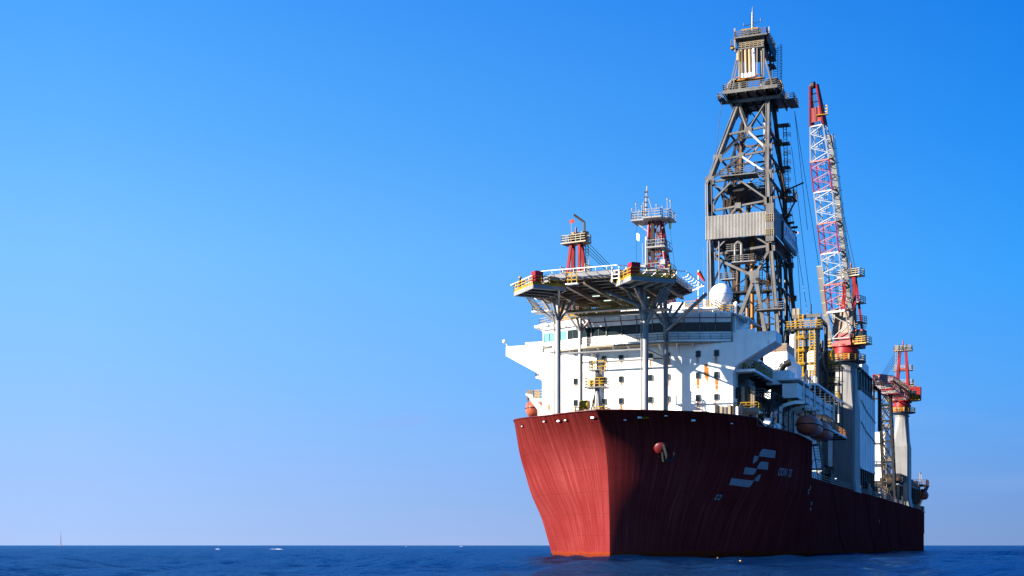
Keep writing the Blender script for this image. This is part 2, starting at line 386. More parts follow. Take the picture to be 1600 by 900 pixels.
def make_hull():
    root = thing('ship_hull', 'long dark red ship hull with a blunt flared bow, lying in the sea', 'ship', (0, 0, 0))
    cs = [0]+[(i/44)**2.3 for i in range(1, 45)]
    me = bpy.data.meshes.new('hull_shell'); vs = []; uvs = []; fs = []
    def sheet(cols, rows, side):
        o = len(vs)
        for (pts) in cols: 
            for q in pts: vs.append(q[0]); uvs.append(q[1])
        for c in range(len(cols)-1):
            for r in range(rows-1):
                a, b, d, e = o+c*rows+r, o+(c+1)*rows+r, o+(c+1)*rows+r+1, o+c*rows+r+1
                fs.append((a, b, d, e) if side > 0 else (e, d, b, a))
    R = 30
    for side in (1, -1):
        cols = []
        for c in cs:
            pts = []; td = -6+c*(FEND+6); zt = ztop(td, side)
            for r in range(R):
                z = -2+(zt+2)*r/(R-1); t0 = ci(z, T0); t = t0+c*(FEND-t0); p = side*hw(t, z)
                pts.append(((p, t, z), (side*(c**.5)*34, z)))
            cols.append(pts)
        sheet(cols, R, side)
        cols = []
        for t in [33, 36, 40, 44, 48, 52, 56, 60, 75, 90, 105, 120, 135, 150, 165, 180, 195, 210, 222, 230, 235, 239]:
            pts = []
            for r in range(18):
                z = -2+(DECK+2)*r/17; tt = t
                p = side*hw(t, z)
                if t > 222:                                       # stern: slightly tucked in below a flared top
                    k = (t-222)/17; p *= 1-.02*k*k; tt = t-k*k*1.6*max(0, 1-abs(z-11.6)/11)*0-k*k*1.8*(1-max(0, (z-4)/7.6) if z > 4 else 1)
                pts.append(((p, tt, z), (side*(34+(t-33)), z)))
            cols.append(pts)
        sheet(cols, 18, side)
    me.from_pydata(vs, [], fs)
    ul = me.uv_layers.new(name='UVMap')
    for lp in me.loops: ul.data[lp.index].uv = uvs[lp.vertex_index]
    me.materials.append(M['hull']); me.shade_smooth(); me.set_sharp_from_angle(angle=math.radians(40)); me.update()
    shell = put(me, 'hull_shell', root)
    # transom and forecastle bulkhead close the shell
    X(-20.6, 20.6, STERN-2.2, STERN-1.9, -2, 6).box(-20.6, 20.6, STERN-.5, STERN-.2, 5, DECK-.01).build('transom', 'hull', root)
    X(-20.8, 20.8, FEND-.25, FEND-.02, DECK-.3, 16.66).build('forecastle_bulkhead', 'white', root)
    ds = [(-3.0+(FEND+2.6)*((i/24)**1.9)) for i in range(25)]
    poly = [(max(hw(t, 16.6)-.2, .01), t) for t in ds]+[(-max(hw(t, 16.6)-.2, .01), t) for t in ds[::-1]]
    MB().prism([p for p in poly if True], 16.68, 16.93).build('forecastle_deck', 'steel', root)
    X(-20.9, 20.9, FEND, STERN-.6, DECK-.5, DECK-.25).build('main_deck', 'steel', root)
    # bulwark cap
    for side in (1, -1):
        mb = MB(); ts = [-5.66+38.66*c for c in cs]
        for a, b in zip(ts, ts[1:]):
            za, zb = ztop(a, side), ztop(b, side)
            pa, pb = Vector((side*hw(a, za), a, za)), Vector((side*hw(b, zb), b, zb))
            if abs(za-zb) < .5: mb.beam(pa, pb, .22, .12)
            else: mb.beam(pa, (pa.x, pa.y, zb), .2); mb.beam((pa.x, pa.y, zb), pb, .22, .12)
        mb.build('bulwark_cap', 'hullp', shell)
    # mooring openings and pale rollers round the bow
    def ring(t, z, side, rx, rz, mat, name, yel=None):
        c = on(t, z, side, .03); tx = (on(t+.3, z, side, .03)-on(t-.3, z, side, .03)).normalized(); tz = (on(t, z+.3, side, .03)-on(t, z-.3, side, .03)).normalized()
        nn = tx.cross(tz)*side
        mb = MB(); n = 12; vs = []; fs = []
        for rr, oo in ((1, 0), (1.0, .12), (.72, .12), (.68, -.02)):
            for i in range(n):
                a = 2*PI*i/n; vs.append(c+tx*rx*rr*math.cos(a)+tz*rz*rr*math.sin(a)+nn*oo)
        for j in range(3):
            for i in range(n):
                q = (j*n+i, j*n+(i+1) % n, (j+1)*n+(i+1) % n, (j+1)*n+i); fs.append(q if side > 0 else q[::-1])
        mb.add(vs, fs); o = mb.build(name, mat, shell, smooth=True)
        fc = [c+tx*rx*.7*math.cos(2*PI*i/n)+tz*rz*.7*math.sin(2*PI*i/n)+nn*.02 for i in range(n)]
        MB().add(fc, [tuple(range(n)) if side > 0 else tuple(range(n))[::-1]]).build('opening', 'black' if not yel else yel, o)
        if not yel:
            q = c-tz*rz*.35+nn*.10; MB().beam(q-tx*rx*.42, q+tx*rx*.42, .16, rz*.55).build('roller', 'white', o)
    for t, z, side, big in ((.4, 18.3, -1, 0), (-1.4, 18.15, -1, 1), (tw(5.4, 18.1), 18.1, -1, 0), (tw(1.0, 18.1), 18.1, -1, 1), (tw(3.1, 17.75), 17.75, 1, 0), (tw(4.9, 18.1), 18.1, 1, 1), (-.8, 18.35, 1, 0), (2.0, 17.95, 1, 1), (6.5, 17.75, 1, 0), (5.8, 18.3, -1, 0)):
        ring(t, z, side, .62 if big else .42, .42 if big else .26, 'hullp', 'mooring_opening')
    ring(-2.1, 18.0, 1, .55, .2, 'yellow', 'mooring_opening', 'yellow')
    ring(8.0, 17.95, 1, .16, .2, 'boxred', 'side_light', 'boxred')
    # port anchor bolster with its anchor
    c = on(1.5, 14.5, 1, .0); ax = (on(1.5, 14.5, 1, 1)-c).normalized(); ax = (ax+Vector((-.2, -.3, -.1))).normalized()
    mb = MB(); R2 = Vector((0, 0, 1)).rotation_difference(ax).to_matrix()
    mb2 = MB().lathe((0, 0, 0), [(1.0, -1.4), (.98, .1), (.95, .45), (.7, .75), (.3, .88), (.01, .9)], 18)
    mb.add([c+R2 @ Vector(v) for v in mb2.v], mb2.f)
    bol = mb.build('anchor_bolster', 'hullp', shell, smooth=True)
    a0 = c+ax*.85; mb = MB().beam(a0+Vector((.3, -.1, .6)), a0+Vector((.9, .1, -1.6)), .3, .22)
    mb.beam(a0+Vector((.4, -.5, -1.5)), a0+Vector((1.4, .6, -1.5)), .35); mb.beam(a0+Vector((.4, -.5, -1.5)), a0+Vector((.35, -.7, -.5)), .22, .34); mb.beam(a0+Vector((1.4, .6, -1.5)), a0+Vector((1.5, .7, -.5)), .22, .34)
    mb.build('anchor', 'dark', root)
    # company emblem: six stepped panels on the port bow
    polys = [[(13.1,14.67),(15.9,14.57),(16.2,13.56),(12.8,13.67),(12.75,14.1),(12.85,14.45)], [(12.0,13.72),(12.8,13.65),(12.86,13.3),(12.8,12.95),(12.6,12.74),(12.3,12.69)],
             [(13.65,13.01),(15.1,12.96),(15.5,11.95),(13.4,12.01),(13.35,12.4),(13.45,12.75)], [(11.4,12.15),(13.4,12.01),(13.42,11.65),(13.35,11.35),(13.15,11.18),(11.6,11.24)],
             [(14.35,11.3),(14.55,11.23),(14.6,10.36),(13.7,10.41),(13.8,10.8),(14.05,11.12)], [(10.2,10.63),(13.7,10.41),(13.65,9.95),(13.5,9.65),(13.2,9.49),(10.3,9.75)]]
    def onpanel(poly, name, mat='logo', off=.02):
        k = len(poly); cx = sum(p[0] for p in poly)/k; cz = sum(p[1] for p in poly)/k; vs = [on(cx, cz, 1, off)]; fs = []; S = 4; rings = 3
        bd = []
        for (a, b) in zip(poly, poly[1:]+poly[:1]): bd += [(a[0]+(b[0]-a[0])*i/S, a[1]+(b[1]-a[1])*i/S) for i in range(S)]
        n = len(bd)
        for r in range(1, rings+1): vs += [on(cx+(p[0]-cx)*r/rings, cz+(p[1]-cz)*r/rings, 1, off) for p in bd]
        for i in range(n):
            fs.append((0, 1+(i+1) % n, 1+i)); 
            for r in range(rings-1):
                a = 1+r*n; fs.append((a+i, a+(i+1) % n, a+n+(i+1) % n, a+n+i))
        mb = MB().add(vs, fs); o = mb.build(name, mat, shell)
        bm = o.data; bm.validate(); return o
    for q in polys: onpanel(q, 'emblem_panel')
    # ship name ODN II, each letter its own piece
    t0, zt, ht = 18.1, 12.32, .97
    def P(u, v): return on(t0+u*4.1/4.4, zt-ht+v*ht-.018*u, 1, .02)
    def strip(mb, pts, wd):
        for (a, b) in zip(pts, pts[1:]):
            dx, dy = b[0]-a[0], (b[1]-a[1]); L = math.hypot(dx, dy) or 1; nx, ny = -dy/L*wd/2, dx/L*wd/2*1.0
            ex, ey = dx/L*wd*.35, dy/L*wd*.35
            mb.add([P(a[0]-ex+nx, a[1]-ey+ny), P(b[0]+ex+nx, b[1]+ey+ny), P(b[0]+ex-nx, b[1]+ey-ny), P(a[0]-ex-nx, a[1]-ey-ny)], [(3, 2, 1, 0)])
        return mb
    W_ = .17
    strip(MB(), [(.2,.05),(.05,.25),(.05,.75),(.2,.95),(.5,.95),(.65,.75),(.65,.25),(.5,.05),(.2,.05)], W_).build('name_letter', 'logo', shell)
    strip(MB(), [(.95,.05),(.95,.95),(1.35,.95),(1.55,.75),(1.55,.25),(1.35,.05),(.95,.05)], W_).build('name_letter', 'logo', shell)
    strip(MB(), [(1.9,.0),(1.9,1)], W_).add([], []).build('name_letter', 'logo', shell)
    strip(MB(), [(1.9,1),(2.45,0),(2.45,1)], W_).build('name_letter', 'logo', shell)
    for u in (3.45, 4.05):
        mb = strip(MB(), [(u, .05), (u, .95)], W_*1.1); strip(mb, [(u-.22, .95), (u+.22, .95)], .12); strip(mb, [(u-.22, .05), (u+.22, .05)], .12); mb.build('name_letter', 'logo', shell)
    # thruster marks and draught marks
    for (t, z) in ((9.75, 8.08), (31.2, 9.5), (120, 6.6)):
        for q in range(4):
            a0 = q*PI/2+.16; pl = [(t, z)]; pl = [(t+.35*math.cos(PI/2*q+PI/4)*.35, z+.35*math.sin(PI/2*q+PI/4)*.35)]
            pl += [(t+.42*math.cos(a0+i*.31), z+.42*math.sin(a0+i*.31)) for i in range(5)]
            onpanel(pl[::-1] if False else pl[::-1], 'thruster_mark', off=.025)
    onpanel([(32.0, 10.4), (32.35, 10.4), (32.35, 9.9), (32.0, 9.9)], 'draught_mark')
    onpanel([(33.6, 8.1), (34.1, 8.1), (34.1, 7.6), (33.6, 7.6)], 'draught_mark'); onpanel([(33.6, 7.2), (34.1, 7.2), (34.1, 6.8), (33.6, 6.8)], 'draught_mark')
    # main deck side rail, rubbing strakes
    for a in range(34, 232, 18):
        MB().rail([(20.7, a, DECK-.25), (20.7, min(a+17, 237), DECK-.25)], 1.15, 2.2).build('deck_railing', 'steel', root)
    for t in (52, 96, 128, 152):
        MB().path([on(t, DECK-.3, 1, .12), on(t+4, 8, 1, .12), on(t+9, 3.5, 1, .12), on(t+15, .6, 1, .12)], .07, 5).build('hanging_hose', 'black', root)
    return root
HULL = make_hull()
# ------------------------------------------------------------------ accommodation block with bridge
def rot2(v, a): return Vector((v[0]*math.cos(a)-v[1]*math.sin(a), v[0]*math.sin(a)+v[1]*math.cos(a), 0))
YF = 12.0
WP = [-8.8, -4.6, -2.1, 2.15, 4.6, 8.9, 11.45]; WZ = [27.8, 24.85, 21.8]
WINS = [(p, z) for z in WZ for p in WP if not (z == 27.8 and p == -8.8)]
ACC = thing('accommodation_block', 'white block of cabins with small windows, bridge wings and a long bridge window band', 'superstructure', (0, YF, 16.3))
def wall_front():
    P0, P1, Z0, Z1 = -13.9, 13.7, 16.3, 29.2; nx, nz = 230, 108
    rs = np.random.RandomState(5); sp = []
    for p, z in WINS:
        if rs.rand() < .92: sp.append((p+.1*rs.randn(), z-.38, .2+.14*rs.rand(), .8+1.2*rs.rand(), .55+.6*rs.rand()))
    sp += [(-9.9,26.4,.16,1.9,.9), (-7.6,26.3,.16,1.7,.75), (9.95,26.4,.33,3.2,1.25), (10.3,26.0,.25,4.5,.5), (11.5,24.3,.25,2.2,.9), (-12.85,21.8,.22,1.6,1.1), (2.6,27.2,.1,1,.5), (2.2,27.2,.1,1,.5), (8.9,24.3,.2,3.0,.5), (9.3,21.2,.4,3,.3)]
    xs = np.linspace(P0, P1, nx); zs = np.linspace(Z0, Z1, nz); A, Bz = np.meshgrid(xs, zs); R = np.zeros_like(A)
    for (p, z, wd, ln, s) in sp:
        d = z-Bz; k = np.exp(-((A-p)/(wd*(.55+.5*np.clip(d/ln, 0, 1))))**2)*np.where(d > 0, np.clip(1-d/ln, 0, 1)**.8, 0)*np.clip(d*8, 0, 1); R += k*s*1.9
    vs = [(float(a), YF, float(b)) for a, b in zip(A.ravel(), Bz.ravel())]
    fs = [(j*nx+i, j*nx+i+1, (j+1)*nx+i+1, (j+1)*nx+i) for j in range(nz-1) for i in range(nx-1)]
    me = bpy.data.meshes.new('front_wall'); me.from_pydata(vs, [], fs); me.materials.append(M['wall'])
    at = me.attributes.new('rust', 'FLOAT', 'POINT'); at.data.foreach_set('value', np.clip(R, 0, 1.5).astype(np.float32).ravel()); me.update()
    put(me, 'front_wall', ACC)
    X(-13.9, 13.7, YF+.02, 34, 16.3, 29.2).build('deckhouse', 'white', ACC)
    mb = MB()
    for z in (23.45, 26.4): mb.box(-13.9, 13.7, YF-.012, YF+.01, z-.02, z+.02)
    for p in (-11, -6.2, 6.6, 12.9): mb.box(p-.02, p+.02, YF-.010, YF+.01, 16.4, 29.1)
    mb.build('weld_seam', 'white', ACC)
wall_front()
def frames():
    def rr(w_, h_, r, n=4):
        o = []
        for cx, cz, a0 in ((w_-r, h_-r, 0), (-w_+r, h_-r, PI/2), (-w_+r, -h_+r, PI), (w_-r, -h_+r, 1.5*PI)):
            for i in range(n): a = a0+PI/2*i/(n-1); o.append((cx+r*math.cos(a), cz+r*math.sin(a)))
        return o
    out, inn = rr(.36, .46, .14), rr(.28, .38, .10); n = len(out)
    vs = [(x, -.10, z) for x, z in out]+[(x, -.10, z) for x, z in inn]+[(x, .0, z) for x, z in out]+[(x, -.02, z) for x, z in inn]
    fs = []
    for i in range(n):
        j = (i+1) % n; fs += [(i, j, n+j, n+i), (2*n+i, 2*n+j, j, i), (n+i, n+j, 3*n+j, 3*n+i)]
    me = bpy.data.meshes.new('window'); me.from_pydata(vs, [], fs); me.materials.append(M['steel']); me.update()
    mg = bpy.data.meshes.new('pane'); mg.from_pydata([(x, -.03, z) for x, z in inn], [], [tuple(range(n))]); mg.materials.append(M['glass']); mg.update()
    for p, z in WINS:
        o = put(me, 'window', ACC); o.location = (p, YF-.003, z)
        g = bpy.data.objects.new('pane', mg); C.objects.link(g); g.parent = o
frames()
for s in (1, -1):
    x0 = 13.7 if s > 0 else 13.9
    prof = [(x0, 30.4), (19.5, 30.4), (19.5, 29.05), (15.3, 26.7), (14.5, 26.25), (14.05, 25.8), (x0, 25.0)]
    poly = [Vector((s*a, YF, b)) for a, b in prof]
    if s < 0: poly = poly[::-1]
    wing = MB().extr(poly[::-1], (0, 4.6, 0)).build('bridge_wing', 'white', ACC)
    MB().box(min(s*16.6, s*13.9), max(s*16.6, s*13.9), YF+.25, YF+.45, 30.4, 30.85).build('wing_bulwark', 'white', wing)
MB().tube((-19.3, YF+.2, 30.4), (-19.6, YF, 31.0), .07).sphere((-19.75, YF, 31.15), .28, 10, 6).build('searchlight', 'white', ACC)
# bridge
BR = [(-14.3, 13.7), (-6.1, 10.8), (5.0, 10.8), (13.1, 13.7)]
def off(poly, d):
    out = []
    for i, p in enumerate(poly):
        ns = []
        for a, b in ((i-1, i), (i, i+1)):
            if a < 0 or b >= len(poly): continue
            e = Vector((poly[b][0]-poly[a][0], poly[b][1]-poly[a][1])).normalized(); ns.append(Vector((e.y, -e.x)))
        nn = sum(ns, Vector((0, 0))); nn = nn.normalized(); k = d/max(nn.dot(ns[0]), .5)
        out.append((p[0]+nn.x*k, p[1]+nn.y*k))
    return out
def slab(poly, z0, z1, back=26): return MB().prism([poly[0], *poly[1:], (poly[-1][0], back), (poly[0][0], back)], z0, z1)
slab(BR, 29.4, 30.9).build('bridge_wall', 'white', ACC)
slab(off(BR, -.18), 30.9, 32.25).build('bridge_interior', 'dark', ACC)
slab(off(BR, 1.25), 29.15, 29.4).build('bridge_gallery', 'cream', ACC)
slab(off(BR, .75), 33.3, 33.45).build('bridge_roof', 'white', ACC)
lo, hi = off(BR, .02), off(BR, .70)
for a in range(3):
    MB().extr([Vector((*lo[a], 32.2)), Vector((*lo[a+1], 32.2)), Vector((*hi[a+1], 33.3)), Vector((*hi[a], 33.3))], (0, .12, 0)).build('brow_panel', 'white', ACC)
    n = (4, 5, 4)[a]
    A, Bq = Vector((*BR[a], 0)), Vector((*BR[a+1], 0)); d = (Bq-A).normalized(); nn = Vector((d.y, -d.x, 0))
    A2, B2 = Vector((*lo[a], 0)), Vector((*lo[a+1], 0)); A3, B3 = Vector((*hi[a], 0)), Vector((*hi[a+1], 0))
    for k in range(n):
        p = A.lerp(Bq, (k+.06)/n); q = A.lerp(Bq, (k+.94)/n); o = nn*-.04
        col = 'tglass' if a == 0 and k < 2 else 'glass'
        win = MB().extr([p+o+Vector((0,0,30.92)), q+o+Vector((0,0,30.92)), q+o+nn*.05+Vector((0,0,32.2)), p+o+nn*.05+Vector((0,0,32.2))][::1], nn*-.05).build('bridge_window', col, ACC)
        if k % 2 == 0: MB().beam((p+q)/2+nn*.02+Vector((0,0,30.95)), (p+q)/2+nn*.06+Vector((0,0,32.1)), .05).build('wiper', 'steel', win)
    for k in range(n+1 if a == 2 else n):
        f = k/n; p = A.lerp(Bq, f)+nn*.03; p2 = A3.lerp(B3, f)+nn*.03
        m_ = MB().beam(p+Vector((0,0,30.85)), p+Vector((0,0,32.2)), .16).beam(p+Vector((0,0,32.2)), p2+Vector((0,0,33.32)), .12, .1)
        m_.build('mullion', 'steel' if a else 'white', ACC)
    MB().beam(A2.lerp(A3,.55)+nn*.25+Vector((0,0,32.72)), B2.lerp(B3,.55)+nn*.25+Vector((0,0,32.72)), .1).build('fire_main_pipe', 'boxred', ACC)
    g0, g1 = off(BR, 1.15)[a:a+2]
    MB().rail([(*g0, 29.4), (*g1, 29.4)], 1.05, 1.5, .035).build('gallery_railing', 'cream', ACC)
    MB().beam(A.lerp(Bq,.02)+nn*1.2+Vector((0,0,29.5)), A.lerp(Bq,.98)+nn*1.2+Vector((0,0,29.5)), .05, .25).build('kick_plate', 'white', ACC)
    for k in range(n):
        p = A.lerp(Bq, (k+.5)/n); MB().extr([p+Vector((0,0,29.15)), p+nn*1.15+Vector((0,0,29.15)), p+Vector((0,0,28.5))], d*.08).build('bracket', 'white', ACC)
MB().rail([(-15.2, 14.5, 33.45), (-13.0, 12.9, 33.45), (-9, 11.5, 33.45)], 1.05, 1.2, .03).rail([(-15.2, 14.5, 33.45), (-15.2, 22, 33.45)], 1.05, 1.2, .03).build('roof_railing', 'cream', ACC)
MB().prism([(-15.7, 13.6), (-13.2, 12.4), (-13.2, 20), (-15.7, 20)], 33.1, 33.42).build('roof_wing', 'white', ACC)
MB().extr([(13.2, 12.9, 33.35), (15.4, 14.2, 32.7), (15.4, 22, 32.7), (13.2, 22, 33.35)], (0, 0, .12)).build('eave', 'white', ACC)
MB().tube((13.6, 14, 30.4), (13.6, 14, 33), .1).tube((15.0, 16, 30.4), (15.0, 16, 32.7), .1).tube((14.3,14.6,30.9),(14.9,15.2,31.9),.4).build('eave_post', 'white', ACC)
MB().box(13.15, 13.5, 14.2, 24, 29.4, 33.2).build('bridge_side_wall', 'white', ACC)
# starboard balconies
for z, q in ((26.1, 1.2), (22.9, 1.6)):
    b = X(-13.9-q, -13.88, YF+.6, YF+3, z-.45, z-.15).build('side_balcony', 'white', ACC)
    MB().rail([(-14, YF+.65, z-.15), (-13.9-q, YF+.65, z-.15), (-13.9-q, YF+3, z-.15)], 1.2, .7, .04).build('balcony_railing', 'yellow', b)

# ------------------------------------------------------------------ things on the bridge roof
t = thing('roof_house', 'white cabin on the bridge roof right of the mast, yellow rails on its flat top', 'deckhouse', (4, 19, 33.45))
X(1.2, 5.7, 17, 22, 33.45, 36).build('wall', 'white', t)
MB().prism([(5.2, 15.5), (10.2, 16.5), (10.2, 21), (5.2, 21)], 34.75, 34.95).build('canopy', 'white', t)
MB().rail([(5.8, 17, 34.95), (10.1, 17, 34.95), (10.1, 20.5, 34.95)], 1.1, .8, .04).build('railing', 'yellow', t)
for x in (6.2, 9.8): MB().tube((x, 16.8, 33.45), (x, 16.8, 34.75), .07).build('post', 'white', t)
X(5.9, 7.4, 18.5, 20, 33.45, 34.75).build('locker', 'under', t); MB().tube((8.6,17.5,34.95),(8.6,17.5,36.2),.22).build('vent', 'white', t)
X(7.2, 7.6, 17.3, 17.7, 34.95, 36.4).build('flare_box', 'boxred', t)
t = thing('middle_roof_house', 'low white cabin behind the helideck legs, seen under the helideck', 'deckhouse', (-2, 21, 33.45))
X(-4.6, .9, 20, 24, 33.45, 36.1).build('wall', 'white', t); X(-1.5, -.2, 19.9, 20.1, 34.1, 35.3).build('door', 'steel', t)
t = thing('scaffold', 'yellow pipe scaffold on the left end of the bridge roof', 'scaffold', (-12, 21, 33.45))
for x in (-13.8, -12.1, -10.4):
    for y in (19.5, 21.5): MB().beam((x, y, 33.45), (x, y, 36.3), .12).build('post', 'yellow', t)
for z in (34.4, 35.4, 36.3): MB().beam((-13.8, 19.5, z), (-10.4, 19.5, z), .1).beam((-13.8, 21.5, z), (-10.4, 21.5, z), .1).build('rail', 'yellow', t)
for x in (-13.8, -12.1): MB().beam((x, 19.5, 33.5), (x+1.7, 19.5, 36.3), .1).build('brace', 'yellow', t)
t = thing('covered_boat', 'orange rescue boat under a dark green tarpaulin on the bridge roof', 'boat', (-6, 17.5, 33.45))
MB().lathe((-6.1, 17.2, 34.05), [(.05,-2.0),(.5,-1.5),(.68,-.5),(.7,.4),(.6,1.4),(.3,1.9)], 12, 'X').build('hull', 'orange', t, True)
MB().lathe((-5.3, 17.2, 34.2), [(.3,-1.0),(.68,-.8),(.72,0),(.66,.9),(.2,1.15)], 12, 'X').build('tarpaulin', 'green', t, True)
X(-7.5,-4.7,16.9,17.5,33.45,33.7).build('cradle','steel',t)
# radome
t = thing('radome', 'large white satellite dome standing on the right of the bridge roof', 'radome', (9.9, 21.6, 33.45))
MB().sphere((9.9, 21.6, 37.45), 1.68, 32, 20).build('dome', 'dome', t, True)
mb = MB().lathe((9.9, 21.6, 35.55), [(1.0,0),(1.12,.25),(1.25,.5)], 20); mb.build('collar', 'white', t, True)
mb = MB().lathe((9.9, 21.6, 37.45), [(1.665,-.02),(1.70,-.02),(1.70,.02),(1.665,.02)], 32).build('seam', 'steel', t)
for a in range(6): MB().tube((9.9+math.cos(a*1.05)*.8, 21.6+math.sin(a*1.05)*.8, 34.7), (9.9+math.cos(a*1.05)*.8, 21.6+math.sin(a*1.05)*.8, 35.6), .09).build('leg', 'steel', t)
X(8.2, 12.2, 20, 23.2, 34.5, 34.7).build('platform', 'cream', t); MB().rail([(8.3,20.1,34.7),(12.1,20.1,34.7),(12.1,23,34.7)],1.0,.8,.04).build('railing','yellow',t)
for a in (8.5, 11.9): MB().tube((a, 20.5, 33.45), (a, 20.5, 34.5), .15).build('post', 'white', t)
t = thing('small_radome', 'small white dome on a post between the large dome and the right bridge wing', 'radome', (12.6, 20, 33.45))
MB().tube((12.8, 18, 33.45), (12.8, 18, 35.2), .14).build('post', 'white', t); MB().sphere((12.8, 18, 35.45), .32, 14, 8).build('dome', 'dome', t, True)
for (x, y, z0, z1, lab) in ((8.95, 15, 34.9, 43.0, 'thin whip aerial nearest to the red windsock, behind the helideck edge'), (9.45, 17, 34.9, 44.8, 'tallest thin whip aerial, left of the large white dome'), (10.1, 19.5, 34.9, 43.4, 'thin whip aerial closest to the large white dome')):
    t = thing('whip_aerial', lab, 'aerial', (x, y, z0), 'whip aerials by the large dome')
    MB().tube((x, y, z0), (x, y, z0+1.8), .07).build('base', 'white', t); MB().tube((x, y, z0+1.8), (x, y, z1), .028, .018, 5).build('whip', 'galv', t)
t = thing('windsock', 'small red windsock on a thin pole right of the helideck edge', 'windsock', (9.0, 12, 33.45))
MB().tube((8.9, 12, 33.45), (8.9, 12, 39.3), .05).build('pole', 'white', t)
MB().tube((8.95, 12, 39.0), (9.75, 12.2, 37.75), .34, .14, 10).build('sock', 'sock', t, True)

# ------------------------------------------------------------------ helideck
HC, HR, HZ = (-1.1, 2.7), 10.4, 36.0
k_ = HR*math.tan(PI/8)
OCT = [(HC[0]+a, HC[1]+b) for a, b in ((-HR,-k_),(-k_,-HR),(k_,-HR),(HR,-k_),(HR,k_),(k_,HR),(-k_,HR),(-HR,k_))]
HD = thing('helideck', 'eight-sided helicopter deck on tall white columns over the bow', 'helideck', (1, 3, 16.3))
MB().prism(OCT, HZ-.30, HZ).build('deck_plate', 'galv', HD)
def inside(x, y, m=0):
    return abs(x-HC[0]) < HR-m and abs(y-HC[1]) < HR-m and abs(x-HC[0])+abs(y-HC[1]) < (HR-m)*math.sqrt(2)
def span(c, axis, m=.4):
    d = abs(c-HC[1 if axis == 'x' else 0]); L = min(HR-m, (HR-m)*math.sqrt(2)-d); o = HC[0 if axis == 'x' else 1]; return o-L, o+L
for y in [HC[1]+v for v in (-10.2,-8.2,-6.1,-4.1,-2,0,2,4.1,6.1,8.2,10.2)]:
    a, b = span(y, 'x'); MB().beam((a, y, HZ-.55), (b, y, HZ-.55), .12, .5).beam((a, y, HZ-.8), (b, y, HZ-.8), .3, .05).build('girder', 'under', HD)
for x in [HC[0]+v for v in (-8.5,-5.6,3.6,0,-2.8,6.2,8.9)]:
    a, b = span(x, 'y'); MB().beam((x, a, HZ-.95), (x, b, HZ-.95), .2, .7).beam((x, a, HZ-1.3), (x, b, HZ-1.3), .42, .07).build('main_girder', 'under', HD)
for i in range(8):
    a, b = Vector((*OCT[i], HZ)), Vector((*OCT[(i+1) % 8], HZ)); d = (b-a).normalized(); nn = Vector((d.y, -d.x, 0))
    MB().beam(a+Vector((0,0,-.35)), b+Vector((0,0,-.35)), .12, .75).build('edge_beam', 'galv', HD)
    L = (b-a).length; n = 6
    net = MB().beam(a+nn*1.55+d*-.6+Vector((0,0,.25)), b+nn*1.55+d*.6+Vector((0,0,.25)), .09).beam(a+nn*.8+d*-.3+Vector((0,0,-.12)), b+nn*.8+d*.3+Vector((0,0,-.12)), .05).build('net_rail', 'white', HD)
    for k in range(n):
        p = a.lerp(b, (k+.5)/n)
        MB().path([p+nn*.05+Vector((0,0,-.4)), p+nn*.7+Vector((0,0,-.28)), p+nn*1.35+Vector((0,0,-.12)), p+nn*1.55+Vector((0,0,.25))], .055, 5).build('net_outrigger', 'white', net)
    for k in range(3):
        p = a.lerp(b, (k+.5)/3)+nn*-.3; MB().tube(p, p+Vector((0,0,.22)), .12, .08, 8).build('deck_light', 'dark', HD)
COL = [(-7.5, .9, .37), (4.6, .9, .40), (-7.5, 10.2, .33), (4.8, 10.2, .35)]
for (x, y, r) in COL:
    zt = 32.2
    c = MB().tube((x, y, 16.93), (x, y, zt), r, n=16).build('column', 'galv', HD, True)
    if y < 5:
        MB().path([(x-r-.1, y-.25, 17.2), (x-r-.1, y-.25, 31.5), (x-r-.5, y-.3, 33)], .09).build('drain_pipe', 'galv', c)
        MB().lathe((x, y, 16.94), [(r*1.25, 0), (r*1.25, .25), (r*1.05, .3)], 14).build('foot', 'dark', c)
    for dx, dy in ((-2.3, -.4), (2.4, .3), (.2, 2.4), (-.2, -2.2)):
        MB().tube((x, y, zt-.8), (x+dx, y+dy, HZ-1.2), r*.52, n=12).build('fork_strut', 'galv', HD, True)
    MB().tube((x, y, zt-.3), (x, y, HZ-1.2), r*.68, n=12).build('fork_stem', 'galv', HD, True)
mid = (-1.35, 10.2, 27.2); c1, c2, c3, c4 = [(x, y, 27.2) for x, y, r in COL]
for a, b in ((c1, c2), (c3, mid), (mid, c4), (c2, c4)):
    MB().tube(a, b, .14, n=10).build('brace', 'galv', HD, True)
MB().tube((-7.5, .9, 31.2), (-11.5, .2, 34.6), .22, n=10).build('brace', 'galv', HD, True)
MB().tube((4.8, 10.2, 30.8), (11.3, 6.5, 34.9), .26, n=10).build('brace', 'galv', HD, True)
MB().tube((4.6, .9, 30.2), (8.2, -2.4, 34.2), .26, n=10).build('brace', 'galv', HD, True); MB().tube((4.6, .9, 32.6), (-.4, -.4, 34.9), .24, n=10).build('brace', 'galv', HD, True)
